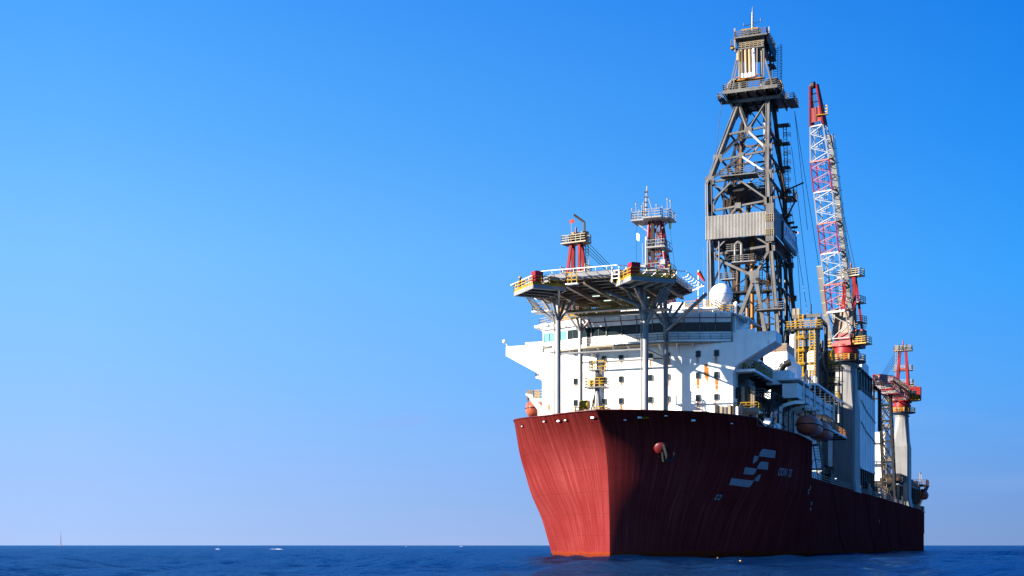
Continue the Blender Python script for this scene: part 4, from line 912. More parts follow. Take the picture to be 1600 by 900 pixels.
# drill floor and substructure (seen dark through the gaps), plus an unseen block added for shade
X(-9, 10.5, 78.5, 104, 23.5, 24.2).build('drill_floor', 'dark', DK)
X(-6, 8.5, 62, 75, 12, 31.3).build('added_shade_block', 'dark', DK); X(-3.8, 4.6, 88, 99, 24.2, 29.5).build('drill_cabin', 'dark', DK); X(-2.5, 3.5, 84, 88, 24.2, 27).build('drill_cabin', 'drust', DK)  # big forward block is unseen, added to shade the tall crane's lower pedestal
for x in (-8.5, 10): 
    for y in (79, 91, 103): MB().beam((x, y, 11.4), (x, y, 23.5), .9).build('floor_post', 'dark', DK)

# ------------------------------------------------------------------ pedestal cranes
def crane(name, label, base, slew, luff, blen, side_out=0, nr=2.1, k=1.22, hs=1.0, bs=1.0, group='pedestal cranes on the deck', raised=True, ped=True):
    """slew: direction (radians, 0 = forward) the boom points; luff: boom angle above horizontal"""
    bx, by = base; t = thing(name, label, 'crane', (bx, by, DECK-.25), group)
    zt = 35.2
    if ped:
        w1, w2 = 2.1, 2.5
        w1, w2, ch = 2.0, 4.0, .35
        sq = [(-w1,-w2+ch),(-w1+ch,-w2),(w1-ch,-w2),(w1,-w2+ch),(w1,w2-ch),(w1-ch,w2),(-w1+ch,w2),(-w1,w2-ch)]
        pts = []
        for (p0, p1) in zip(sq, sq[1:]+sq[:1]): pts += [(p0[0]+(p1[0]-p0[0])*k/3, p0[1]+(p1[1]-p0[1])*k/3) for k in range(3)]
        n = len(pts)
        def ring(f, z, ox=0):
            out = []
            for (x, y) in pts:
                L = math.hypot(x, y); cx, cy = x/L*nr, y/L*nr
                out.append((bx+x+(cx-x)*f+(ox if x > .5 else 0), by+y+(cy-y)*f, z))
            return out
        zl = [(0, DECK-.3, side_out), (0, DECK+2.2, 0), (0, 26.5, 0), (1, 33.9, 0), (1, 34.1, 0), (1, zt, 0)]
        vs = []; fs = []
        for f, z, o in zl: vs += ring(f, z, o)
        for j in range(len(zl)-1):
            for i in range(n): fs.append((j*n+i, j*n+(i+1) % n, (j+1)*n+(i+1) % n, (j+1)*n+i))
        pm = MB().add(vs, fs).build('pedestal', 'crane', t)
        MB().lathe((bx, by, 34.3), [(nr+.04,0),(nr+.04,.35)], 24).build('bolt_ring', 'steel', pm)
        X(bx-w1+ch, bx+w1-ch, by-w2-.012, by-w2+.1, 26.45, 26.5).build('weld_seam', 'steel', pm)
    pf = MB().lathe((bx, by, zt), [(1.7*k,0),(2.9*k,.05),(2.9*k,.25),(1.7*k,.3)], 20).build('slew_platform', 'dark', t)
    MB().rail([(bx+2.8*k*math.cos(a*PI/5), by+2.8*k*math.sin(a*PI/5), zt+.25) for a in range(10)], 1.1, 1.2, .05, closed=True).build('platform_railing', 'yellow', pf)
    MB().lathe((bx, by, zt+.2), [(1.75*k,0),(1.75*k,1.4),(1.95*k,1.45),(1.95*k,1.9),(1.8*k,1.95),(1.8*k,2.6),(2.1*k,2.7),(2.1*k,3.1)], 24).build('slew_ring', 'red', t, True)
    for a in range(10): MB().beam((bx+1.72*k*math.cos(a*.63), by+1.72*k*math.sin(a*.63), zt+.5), (bx+1.72*k*math.cos(a*.63), by+1.72*k*math.sin(a*.63), zt+1.5), .3).build('access_cover', 'cream', t)
    f = Vector((-math.sin(slew), -math.cos(slew), 0)); r = Vector((math.cos(slew), -math.sin(slew), 0)) ; r = Vector((-f.y, f.x, 0))    # forward, right-hand
    O = Vector((bx, by, 0)); U = Vector((0,0,1))
    def W(a, b, z): return O+r*a+f*b+U*z
    z0 = zt+3.2
    def bx3(a0, a1, b0, b1, c0, c1):
        return MB().add([W(a0,b0,c0),W(a1,b0,c0),W(a1,b1,c0),W(a0,b1,c0),W(a0,b0,c1),W(a1,b0,c1),W(a1,b1,c1),W(a0,b1,c1)], [(3,2,1,0),(4,5,6,7),(0,1,5,4),(1,2,6,5),(2,3,7,6),(3,0,4,7)])
    bx3(-1.9,1.9,-4.2,2.4,z0-.2,z0+.3).build('turntable', 'red', t)
    bx3(-1.6*hs,1.6*hs,-2.2,1.9,z0+.3,z0+2.2*hs).build('winch_house', 'red', t)
    h = bx3(-1.7*hs,1.9*hs*hs,-4.4*hs,-2.3,z0+.3,z0+3.1*hs).build('engine_house', 'red', t)
    for j in range(5): bx3(-1.5+j*.62,-1.1+j*.62,-4.46,-4.39,z0+.7,z0+2.6).build('louvre', 'dark', h)
    s_ = 1 if not raised else 1
    cab = bx3(2.0,3.7*hs,-.6,1.45,z0+.2,z0+2.6*hs).build('cab', 'red', t); bx3(2.1,3.6,1.49,1.56,z0+.8,z0+2.3).build('cab_window', 'glass', cab); bx3(3.69,3.75,-.4,1.4,z0+.9,z0+2.3).build('cab_window', 'glass', cab)
    cp = bx3(1.9,4.6,-1.0,1.8,z0-.1,z0+.1).build('cab_platform', 'yellow', t); MB().rail([W(2,1.7,z0+.1),W(4.5,1.7,z0+.1),W(4.5,-.9,z0+.1)],1.15,.9,.05).build('cab_railing','yellow',cp); MB().rail([W(2,1.4,z0+2.6),W(3.6,1.4,z0+2.6),W(3.6,-.5,z0+2.6)],1.1,.8,.04).build('cab_railing','cream',cab)
    lp = bx3(-3.6,-1.9,-1.2,1.8,z0-.1,z0+.1).build('side_platform', 'yellow', t); MB().rail([W(-2,1.7,z0+.1),W(-3.5,1.7,z0+.1),W(-3.5,-1.1,z0+.1)],1.6,.45,.06).build('side_railing','yellow',lp)
    # A-frame
    zt2 = 51.5
    for a in (-1, 1):
        MB().beam(W(a*1.55,-.2,z0+1.2), W(a*.75,-1.6,zt2), .6, .62).build('mast_leg', 'red', t)
        MB().beam(W(a*1.55,-4.0,z0+1.6), W(a*.75,-2.3,zt2), .42, .42).build('mast_leg', 'red', t)
    for z, e in ((z0+4.6, .9), (z0+8.3, .6)):
        q = (z-z0-1.2)/(zt2-z0-1.2); hwid = 1.55-.8*q
        MB().beam(W(-hwid,-.2-1.4*q,z), W(hwid,-.2-1.4*q,z), .35).build('mast_tie', 'red', t)
        p_ = bx3(-hwid-1.3,hwid+1.3,-3.4,-.1-1.4*q,z-.3,z-.15).build('mast_platform', 'cream', t)
        MB().rail([W(-hwid-1.2,-3.3,z-.15),W(-hwid-1.2,-.2-1.4*q,z-.15),W(hwid+1.2,-.2-1.4*q,z-.15),W(hwid+1.2,-3.3,z-.15)],1.1,.9,.05).build('mast_railing','cream',p_)
    p_ = bx3(-2.3,2.3,-3.1,-.9,zt2-.1,zt2+.1).build('mast_platform', 'cream', t); MB().rail([W(-2.2,-3,zt2+.1),W(-2.2,-1,zt2+.1),W(2.2,-1,zt2+.1),W(2.2,-3,zt2+.1)],1.15,.9,.05,closed=True).build('mast_railing','cream',p_)
    for a in (-.9, 0, .9):
        mb = MB().lathe((0,0,0), [(.75,-.13),(.75,.13)], 16, 'X'); c = W(a,-2,zt2+.9); mb.v = [tuple(c+r*v[0]+f*v[1]+U*v[2]) for v in mb.v]; mb.build('mast_sheave', 'dark', t)
    MB().tube(W(0,-2,zt2), W(0,-2,zt2+2.6), .16).build('mast_top_post', 'red', t); MB().ladder(W(-1.9,-1.0,z0+4), W(-1.7,-1.0,zt2+1.5), r*.5, .5, .05).build('mast_ladder','cream',t)
    # boom
    d = f*math.cos(luff)+U*math.sin(luff); up = (U-d*d.dot(U)).normalized() if luff < 1.2 else (-f+d*d.dot(f)).normalized()
    F0 = W(0, 2.0, z0+1.3)
    secs = [(0,.11,'wplate'),(.11,.22,'red'),(.22,.345,'white'),(.345,.465,'red'),(.465,.59,'white'),(.59,.71,'red'),(.71,.845,'white'),(.845,1,'tip')]
    def sec(u):
        wd = 1.75
        dp = 2.3
        if u < .11: k = u/.11; wd = 1.7+.15*k; dp = 1.0+1.3*k
        if u > .71: k = (u-.71)/.29; wd = 1.75-1.15*k; dp = 2.3-1.5*k
        c = F0+d*(u*blen); wd *= bs; dp *= bs
        return [c+r*a*wd+up*b*dp/2 for a, b in ((-1,-1),(1,-1),(1,1),(-1,1))]
    for (u0, u1, kind) in secs:
        a, b = sec(u0), sec(u1); col = {'wplate':'boomwhite','tip':'red','white':'boomwhite'}.get(kind, kind); mb = MB()
        for i in range(4): mb.beam(a[i], b[i], .21 if kind != 'tip' else .28)
        for i in range(4): mb.beam(a[i], a[(i+1) % 4], .16).beam(b[i], b[(i+1) % 4], .16)
        so = mb.build('boom_chord', col, t)
        if kind == 'tip':
            for i, j in ((0,3),(1,2)): MB().extr([a[i], a[j], b[j], b[i]], r*.12).build('boom_plate', 'red', so)
            MB().extr([mid(a[0],b[0],.1), mid(a[1],b[1],.1), mid(a[1],b[1],.45), mid(a[0],b[0],.45)], up*.1).build('boom_plate','red',so)
            for k in range(4): MB().beam(mid(a[3],b[3],.2+.2*k), mid(a[2],b[2],.2+.2*k), .15).build('boom_brace','cream',so)
            e = b[0].lerp(b[2], .5)
            mb = MB().lathe((0,0,0), [(.6,-.3),(.6,.3)], 14, 'X'); mb.v = [tuple(e-up*.3+r*v[0]+d*v[1]+up*v[2]) for v in mb.v]; mb.build('boom_sheave', 'dark', so); continue
        n = 5 if kind != 'wplate' else 2
        for k in range(n):
            for (i, j) in ((0,1),(1,2),(3,2),(0,3)):
                p0, p1 = a[i].lerp(b[i], k/n), a[j].lerp(b[j], (k+1)/n)
                if k % 2: p0, p1 = a[j].lerp(b[j], k/n), a[i].lerp(b[i], (k+1)/n)
                MB().beam(p0, p1, .095 if kind != 'wplate' else .16).build('boom_brace', col, so)
        for i in range(4): MB().beam(b[i], b[(i+1) % 4], .22 if kind != 'wplate' else .4).build('boom_brace', col, so)
        if kind == 'wplate': MB().extr([a[3], a[2], b[2], b[3]], up*.05).build('boom_plate', 'under', so)
    # walkway along the boom's right side
    nseg = 14; mb = MB(); w0 = .04; w1_ = .80
    def sidept(u, o, hgt): s = sec(u); return s[1].lerp(s[2], hgt)+r*o
    wk = MB().extr([sidept(w0,.1,.5), sidept(w0,.95,.5), sidept(w1_,.95,.5), sidept(w1_,.1,.5)], up*.06).build('boom_walkway', 'steel', t)
    mb = MB()
    for k in range(nseg+1):
        u = w0+(w1_-w0)*k/nseg; p = sidept(u,.95,.5); mb.beam(p, p+up*1.0, .09); mb.beam(sidept(u,.0,.5), p, .09)
    for hh in (.5, 1.0): mb.beam(sidept(w0,.95,.5)+up*hh, sidept(w1_,.95,.5)+up*hh, .08)
    mb.beam(sidept(w0,.95,.5), sidept(w1_,.95,.5), .12); mb.build('walkway_railing', 'cream' if raised else 'tan', wk)
    if raised:
        s = [sec(.0)[0]+r*-1.1, sec(.3)[0]+r*-1.0]; wl = MB().extr([s[0], s[0]+r*.9, s[1]+r*.8, s[1]], up*.06).build('boom_walkway', 'steel', t)
        mb = MB()
        for k in range(7): p = s[0].lerp(s[1], k/6); mb.beam(p, p+r*.9, .1).beam(p, p+up*.9, .07)
        mb.beam(s[0], s[1], .1).beam(s[0]+up*.9, s[1]+up*.9, .08); mb.build('walkway_railing', 'cream', wl)
        c = sidept(.88, .0, .3); MB().rail([c+r*-.9, c+r*.9], 1.6, .9, .07).build('tip_cage', 'yellow', t); X(c.x-1, c.x+1, c.y-.8, c.y-.2, c.z-.12, c.z).build('tip_platform', 'yellow', t)
    # luffing ropes from the mast head to the boom tip
    for a in (-.9, -.3, .3, .9):
        e = F0+d*(blen*(.9 if raised else .80)); MB().tube(W(a,-2,zt2+1.2), e+r*a*.6+up*.6, .05, n=5).build('luffing_rope', 'rope', t)
    return t, (F0, d, up, r, sec)
cr1, g1 = crane('deck_crane', 'tall crane with raised red and white lattice boom beside the drilling tower', (19.05, 84.5), .29, math.radians(75.0), 44.7, side_out=.3)
F0, d, up, r, sec = g1
# hook ropes hang inside the raised boom
e = F0+d*43; MB().tube(e-up*1.0, F0+d*6-up*.2, .05, n=5).tube(e-up*.8+r*.3, F0+d*8-up*.2+r*.2, .05, n=5).build('hook_rope', 'rope', cr1)
cr2, g2 = crane('deck_crane', 'grey pedestal crane near the stern with red mast and boom lowered forward', (19.3, 186), .05, math.radians(.6), 37, side_out=.5, nr=1.85, k=1.15, hs=1.28, bs=1.25, raised=False)
cr3, g3 = crane('deck_crane', 'red crane mast with cream platforms rising behind the left half of the helideck', (-18.6, 43.5), PI+.15, math.radians(8), 36, raised=False)
MB().tube((-19.9,42,51.5),(-19.9,42,55.6),.04).build('flag_pole','cream',cr3); MB().extr([(-20.3,42,55.5),(-19.5,42,55.7),(-19.3,42,55.2),(-20.1,42,54.9)],(0,.04,0)).build('flag','sock',cr3)
MB().path([(-18.3,44,51.5),(-18.3,44,55.5),(-20.0,43.5,56.8)],.2,6).build('mast_top_post','drust',cr3)
for x in (-19.6,-17.9): MB().tube((x,43,51.6),(x,43,53.6),.7,n=10).build('mast_winch','tan',cr3)
# lattice boom rest beside the aft crane
t = thing('boom_rest', 'dark lattice tower holding up the lowered boom of the aft crane', 'lattice tower', (17, 170, DECK))
P4 = [(15.4, 168.5), (18.0, 168.5), (18.0, 172), (15.4, 172)]
def bp(i, z): k = (z-12)/28; return Vector((P4[i][0]+1.3*(1-k), P4[i][1], z))
for i in range(4): MB().beam(bp(i, 12), bp(i, 40), .5).build('leg', 'dark' , t)
zz = [12, 17, 22, 27, 32, 36, 39.6]
for i in range(4):
    for k, (a, b) in enumerate(zip(zz, zz[1:])):
        j = (i+1) % 4
        MB().beam(bp(i, b), bp(j, b), .28).build('brace', 'dark', t); MB().beam(bp(i, a), bp(j, b), .22).build('brace', 'dark', t); MB().beam(bp(j, a), bp(i, b), .22).build('brace', 'dark', t)
X(13.4, 19.4, 167.6, 172.6, 39.6, 40.0).build('saddle', 'dark', t); X(13.6,19.2,167.6,168,40.0,41.0).build('saddle','dark',t)
MB().rail([(13,167.4,37.5),(14.8,167.4,37.5)],1.1,.8,.05).build('railing','galv',t); X(12.9,15.5,167.4,170,37.3,37.5).build('platform','dark',t)
for z in (22, 30, 35): X(16,18.6,169,171,z,z+.15).build('platform','dark',t); MB().rail([(16,169,z),(18.6,169,z)],1.1,.7,.05).build('railing','yellow',t)
MB().ladder((16.6,170.2,13),(16.2,170.2,38),(.6,0,0),.6,.04).build('ladder','cream',t)
MB().tube((13.6,167,39.6),(13.6,167,30),.06).tube((13.6,167,38.2),(13.6,167,37.2),.3).build('hook_line','yellow',t)

# ------------------------------------------------------------------ radar mast
t = thing('radar_mast', 'red and white lattice mast with a railed white aerial platform', 'mast', (.3, 24, 33.45))
ZB = [36, 41.5, 45.2, 47.0, 49.3]
def rm(i, z):
    k = (z-36)/13.3; s = 1.9-1.05*k; cx = .35-.75*k; x, y = ((-s,-s),(s,-s),(s,s),(-s,s))[i]; return Vector((cx+x, 24+y, z))
for a, b, col in ((36,40.2,'red'),(40.2,41.6,'boomwhite'),(41.6,44.6,'red'),(44.6,46.2,'boomwhite'),(46.2,49.2,'red')):
    for i in range(4): MB().tube(rm(i,a), rm(i,b), .2 if i < 2 else .16, n=8).build('leg', col, t, True)
    for i in range(4):
        j = (i+1) % 4; MB().beam(rm(i,a), rm(j,b), .17).build('brace', col, t); MB().beam(rm(j,a), rm(i,b), .17).build('brace', col, t); MB().beam(rm(i,b), rm(j,b), .2).build('brace', col, t)
X(-.8,-.3,22.6,23.0,36,49).build('cable_trunk','dark',t); MB().tube((-1.4,22.6,36),(-1.4,22.6,47),.28,n=8).build('waveguide','boomwhite',t); MB().ladder((.1,22.5,38),(.1,22.5,49),(.5,0,0),.4,.05).build('ladder','drust',t)
for z, a in ((42.0, 1.9), (45.4, 1.3)):
    p = X(-.0-a,.2+a,21.8,26,z-.2,z).build('platform','boomwhite',t); MB().rail([(-a,26,z),(-a,21.9,z),(.2+a,21.9,z),(.2+a,26,z)],.95,1.4,.028,1).build('railing','boomwhite',p)
X(-2.4,-1.2,21.3,22.2,42.3,42.7).build('radar_scanner','boomwhite',t); X(.9,1.6,21.6,22.2,42.6,43.3).build('radar_scanner','boomwhite',t); MB().tube((-1.9,22,42.7),(-1.9,22,46),.04).build('aerial','boomwhite',t)
zp = 49.4
p = MB().prism([(-3.7,22),(2.3,22),(2.3,25.4),(-3.7,25.4)], zp, zp+.2).prism([(-1.7,21),(1.2,21),(1.2,22),(-1.7,22)], zp, zp+.2).build('platform','boomwhite',t)
MB().rail([(-3.6,25.3,zp+.2),(-3.6,22.1,zp+.2),(-1.6,22.1,zp+.2),(-1.6,21.1,zp+.2),(1.1,21.1,zp+.2),(1.1,22.1,zp+.2),(2.2,22.1,zp+.2),(2.2,25.3,zp+.2)],1.1,.9,.036).build('railing','boomwhite',p)
for a, b in (((-3.2,23),(-1.3,23)),((2.0,23),(.4,23))): MB().beam((a[0],a[1],zp),(b[0],b[1],zp-1.6),.14).build('brace','boomwhite',p)
MB().beam((-1.45,22,zp+.2),(-1.35,22,zp+3.2),.22).beam((-1.35,22,zp+3.2),(-1.2,22,zp+4.9),.16).build('top_pole','boomwhite',t)
for k in range(5): X(-1.6,-1.15,21.8,22.2,zp+1+k*.75,zp+1.15+k*.75).build('pole_lamp','drust',t)
for x, h_ in ((-3.6,1.9),(-3.0,2.6),(-2.1,2.2),(-1.85,2.6),(.1,2.2),(1.0,1.8),(1.75,2.9),(2.2,2.6),(-2.5,1.6)):
    MB().tube((x,22.4,zp+.2),(x,22.4,zp+h_),.07,.05,6).tube((x,22.4,zp+h_-.25),(x,22.4,zp+h_+.05),.12,n=6).build('aerial','boomwhite',t)
MB().tube((-1.1,22,zp+3.5),(-.4,22,zp+1.2),.05).build('aerial','boomwhite',t)
for x, col, z in ((-2.9,'white',46.9),(1.95,'green',48.2)):
    MB().tube((x,22.3,zp),(x+(0 if x<0 else 1.7),22.3,36.5),.025,n=4).build('halyard','rope',t); MB().extr([(x,22.3,z+.8),(x+.45,22.3,z+.5),(x+.4,22.3,z-.5),(x+.05,22.3,z-.3)],(0,.03,0)).build('flag',col,t)
# ------------------------------------------------------------------ port side aft of the cabins
def rail_on(up, pts, mat='yellow', h=1.1, sp=1.1, r=.045, name='railing'): return MB().rail(pts, h, sp, r).build(name, mat, up)
# upper side gallery on the port wall
t = thing('side_gallery', 'white cantilevered gallery with yellow rails under the right bridge wing', 'gallery', (15, 20, 25.4))
X(13.75, 16.4, 13.2, 33, 25.25, 25.6).build('deck', 'white', t); rail_on(t, [(13.9,13.3,25.6),(16.3,13.3,25.6),(16.3,32.8,25.6)], 'yellow', 1.1, 1.0)
for y in range(15, 33, 3): MB().extr([(13.75,y,25.2),(16.2,y,25.2),(13.75,y,23.6)], (0,.12,0)).build('bracket','dark',t)
X(13.75, 15.2, 24, 33, 25.6, 28.0).build('locker','steel',t); X(13.75,15.0,16,20,22.6,24.6).build('locker','steel',t)
for i in range(9): MB().beam((14.6,14+i*1.4,25.6),(15.4,14.4+i*1.4,28.2-.12*i),.2).build('pipe_rack','steel' if i%2 else 'dark',t)
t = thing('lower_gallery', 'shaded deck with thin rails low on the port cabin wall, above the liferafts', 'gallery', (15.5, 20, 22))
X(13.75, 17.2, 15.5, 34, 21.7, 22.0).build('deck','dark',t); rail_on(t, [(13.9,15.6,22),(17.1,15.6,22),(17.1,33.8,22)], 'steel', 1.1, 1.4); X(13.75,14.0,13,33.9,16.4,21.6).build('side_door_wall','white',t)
for y in (17,22,27,31): X(13.95,14.1,y,y+1.0,22.1,24).build('door','steel',t)
# rusty gas bottles and cabinets beside the white wall
t = thing('tank_platform', 'small railed platform right of the white wall, carrying rusty upright tanks', 'platform', (15, 14, 16.3))
X(13.8, 17.0, 12.6, 15.8, 19.7, 19.9).build('deck','white',t); rail_on(t, [(13.8,12.7,19.9),(16.9,12.7,19.9),(16.9,15.7,19.9)], 'yellow', 1.1, .7)
for x in (14, 16.8): MB().beam((x,13,16.3),(x,13,19.7),.2).build('leg','dark',t)
for i, (x, mat, lab) in enumerate(((14.05,'dark','black upright tank, nearest to the white wall'),(14.75,'cream','cream upright tank between the black one and the rusty one'),(15.4,'drust','brown rusty upright tank, third from the white wall'),(16.1,'cream','cream upright tank with ladder, farthest from the white wall'))):
    u = thing('upright_tank', lab, 'tank', (x, 13.6, 19.9), 'upright tanks by the white wall')
    MB().lathe((x,13.7,19.9), [(.3,0),(.33,.1),(.33,3.1),(.2,3.35),(.02,3.4)], 12).build('shell', mat, u, True); MB().path([(x,13.7,23.3),(x,13.7,23.7),(x+.3,13.5,23.7)],.06).build('valve','drust',u)
    if i == 3: MB().ladder((x-.2,13.3,19.9),(x-.2,13.3,23.2),(.4,0,0),.35,.04).build('ladder','cream',u)
for i in range(7):
    x = 12.0+i*.52; o = X(x, x+.47, 8.6+i*.12, 9.4+i*.12, 16.35, 20.35-(i % 3)*.12).build('bow_cabinet', ('dark','cream','steel','cream','dark','white','cream')[i])
    tag(o, ('black cabinet at the left end of the upright cabinet row','narrow cream cabinet second from the left in the row','grey cabinet between two cream ones in the row','cream cabinet in the middle of the upright cabinet row','black cabinet right of the middle in the row','white cabinet second from the right in the row','cream cabinet at the right end of the upright cabinet row')[i], 'cabinet', 'upright cabinets at the right bow edge')
o = MB().lathe((16.2,10.6,19.6), [(.45,-1.2),(.5,-1.1),(.5,1.1),(.45,1.2)], 12, 'X').build('header_pipe','cream'); tag(o,'short fat cream pipe lying right of the upright cabinets','pipe')
# liferaft canisters
first = None
for i, (x, y, z, lab) in enumerate(((17.0,12.6,18.2,'liferaft canister nearest to the bow'),(17.3,14.2,17.8,'liferaft canister just behind the one nearest to the bow, lower'),(17.8,15.4,18.5,'middle liferaft canister, highest of the five'),(18.2,16.8,17.8,'low liferaft canister just behind the middle one'),(18.6,18.4,18.0,'liferaft canister closest to the boat davits'))):
    if first is None:
        t = thing('liferaft', 'white '+lab, 'liferaft', (x,y,z), 'white liferaft canisters on the port edge'); first = t
        MB().lathe((x,y,z), [(.25,-.8),(.5,-.65),(.55,0),(.5,.65),(.25,.8)], 14, 'Y').build('canister','white',t,True); X(x-.5,x+.5,y-.5,y+.5,z-.75,z-.5).build('cradle','steel',t)
        for a in (-.3,.3): MB().lathe((x,y+a,z), [(.56,-.04),(.57,0),(.56,.04)], 14, 'Y').build('strap','dark',t)
    else: dup(first, (x-17.0, y-12.6, z-18.2), 'white '+lab)
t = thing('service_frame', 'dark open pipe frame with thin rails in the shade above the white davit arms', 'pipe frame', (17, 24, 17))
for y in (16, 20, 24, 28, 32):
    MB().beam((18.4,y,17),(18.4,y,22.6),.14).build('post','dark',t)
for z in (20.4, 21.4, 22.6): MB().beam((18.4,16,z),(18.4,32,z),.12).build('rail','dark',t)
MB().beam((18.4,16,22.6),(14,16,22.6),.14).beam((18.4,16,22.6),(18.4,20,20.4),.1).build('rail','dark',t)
rs = random.Random(21)
for k in range(26):
    y = rs.uniform(14.5,33); z = rs.uniform(17.2,21); x = rs.uniform(14.4,17.2); q = rs.uniform(.5,1.6)
    MB().path([(x,y,z),(x+rs.uniform(-.4,.4),y+q,z+rs.uniform(-.3,.3)),(x+rs.uniform(.1,.6),y+q,z+rs.uniform(.4,1.6))],rs.uniform(.06,.16),6).build('pipe',rs.choice(['dark','steel','drust','dark','amber']),t)
for k in range(12):
    y = rs.uniform(14.5,32); z = rs.uniform(17,20.6); x = rs.uniform(14.2,16.4); q = rs.uniform(.25,.6)
    X(x,x+q,y,y+q*1.4,z,z+q*1.6).build('junction_box',rs.choice(['steel','dark','white','drust']),t)
# davits and lifeboats
def davit(y, lab):
    t = thing('boat_davit', lab, 'davit', (16.5, y, 16.35), 'lifeboat davits on the port side')
    arm = [(16.2,y,16.3),(16.6,y,18.6),(17.4,y,20.3),(18.6,y,21.4),(20.2,y,21.8),(21.6,y,21.75)]
    mb = MB()
    for a, b in zip(arm, arm[1:]): mb.beam(a, b, .4, .45)
    mb.build('arm', 'white', t); MB().beam((17.9,y,16.3),(18.3,y,21.0),.35).build('strut','white',t); MB().beam((16.2,y,16.4),(18.3,y,19.5),.25).build('strut','white',t)
    MB().tube((21.5,y,21.5),(21.6,y,20.1),.05).tube((21.4,y,21.0),(21.4,y,20.6),.18).build('fall_block','dark',t); MB().lathe((19.5,y,21.95),[(.3,-.12),(.3,.12)],10,'Y').build('sheave','yellow',t)
davit(22.6, 'white curved davit arm nearest to the bow'); davit(29.2, 'white curved davit arm rising behind the nearest lifeboat'); davit(32.6, 'white curved davit arm between the two lifeboats'); davit(39.2, 'white curved davit arm farthest from the bow')
def lifeboat(x, y, z, lab, group, L=8.6):
    t = thing('lifeboat', lab, 'lifeboat', (x, y, z), group)
    st = [(-.5,.05,.1),(-.47,.45,.5),(-.4,.8,.85),(-.28,1,.98),(-.1,1.06,1),(.15,1.06,1),(.32,1,.97),(.43,.85,.85),(.48,.6,.7),(.5,.3,.5)]
    def shell(up):
        vs = []; fs = []; n = 10
        for (f, wv, hv) in st:
            for i in range(n+1):
                a = PI*i/n; sx, cz = math.cos(a), math.sin(a)
                sx = abs(sx)**.75*(1 if sx > 0 else -1)
                vs.append((x+1.5*wv*sx, y+L*f, z+(1.35*hv*cz**.8 if up else -1.35*hv*cz**.7)))
        for j in range(len(st)-1):
            for i in range(n):
                q = (j*(n+1)+i, j*(n+1)+i+1, (j+1)*(n+1)+i+1, (j+1)*(n+1)+i); fs.append(q if not up else q[::-1])
        return MB().add(vs, fs)
    shell(False).build('hull', 'orange', t, True); cn = shell(True).build('canopy', 'orange', t, True)
    mb = MB(); r1 = [(x+s*(1.53*wv), y+L*f, z) for s in (1,) for f, wv, hv in st]; r2 = [(x-1.53*wv, y+L*f, z) for f, wv, hv in st]
    mb.path(r1, .085, 5).path(r2, .085, 5); mb.tube(r1[0], r2[0], .085, n=5).tube(r1[-1], r2[-1], .085, n=5); mb.build('fender', 'black', t)
    MB().add([(x+a,y-L*.42+.0,z+b) for a,b in ()], []) if False else None
    h = MB().lathe((x, y+L*.22, z+1.2), [(.75,0),(.7,.45),(.5,.6),(.02,.62)], 12).build('wheelhouse', 'orange', t, True); X(x-.45,x+.45,y+L*.22-.78,y+L*.22-.68,z+1.3,z+1.62).build('wheelhouse_window','glass',h)
    for k in (-.2, 0): X(x+1.18,x+1.36,y+L*k,y+L*k+.5,z+.35,z+.75).build('porthole','glass',cn)
    X(x-.35,x+.35,y-L*.36,y-L*.30,z+.75,z+1.12).build('hatch','drust',cn); MB().beam((x,y-L*.38,z+.9),(x,y-L*.38,z+1.8),.14).build('lifting_hook','dark',t); MB().beam((x,y+L*.38,z+.9),(x,y+L*.38,z+1.8),.14).build('lifting_hook','dark',t)
    MB().path([(x+1.45,y-L*.35,z-.25),(x+1.55,y,z-.45),(x+1.45,y+L*.4,z-.25)],.03,4).build('grab_line','dark',t); MB().tube((x,y+L*.45,z-1.0),(x,y+L*.53,z-.9),.3).build('propeller_guard','dark',t)
    return t
lifeboat(21.7, 25.9, 18.7, 'enclosed orange lifeboat hanging nearest to the bow on the shaded port side', 'orange lifeboats')
lifeboat(21.7, 36.0, 18.7, 'enclosed orange lifeboat hanging behind the first one on the port side', 'orange lifeboats')
lifeboat(-17.6, 21.5, 22.0, 'orange lifeboat half hidden behind the left bow edge beside the white cabins', 'orange lifeboats')
t = thing('boat_crane', 'small white boat crane leaning over the lifeboat at the left bow edge', 'crane', (-15.6, 16.2, 16.4))
MB().tube((-15.6,16.2,16.4),(-15.6,16.2,21.6),.5,n=12).build('post','white',t,True); MB().beam((-15.6,16.2,21.4),(-17.4,15.2,24.0),.6,.7).build('jib','white',t); MB().beam((-17.5,15.2,24.1),(-16.7,15.5,24.0),.7,.5).build('jib_head','cream',t)
MB().tube((-17.3,15.2,23.8),(-17.3,15.2,21.4),.07).tube((-17.0,15.3,23.8),(-14.6,15.8,21.9),.03).build('wire','rope',t); MB().lathe((-17.3,15.2,23.2),[(.18,-.3),(.18,.3)],10).build('hook_block','drust',t)
X(-15.2,-14.2,15.9,16.9,19.9,22.2).build('winch_cabinet','amber',t); MB().sphere((-15.0,15.7,21.9),.32,12,8).build('winch_cover','yellow',t,True); rail_on(t,[(-15.6,15.3,19.5),(-14.0,15.3,19.5)],'yellow',1.0,.5)
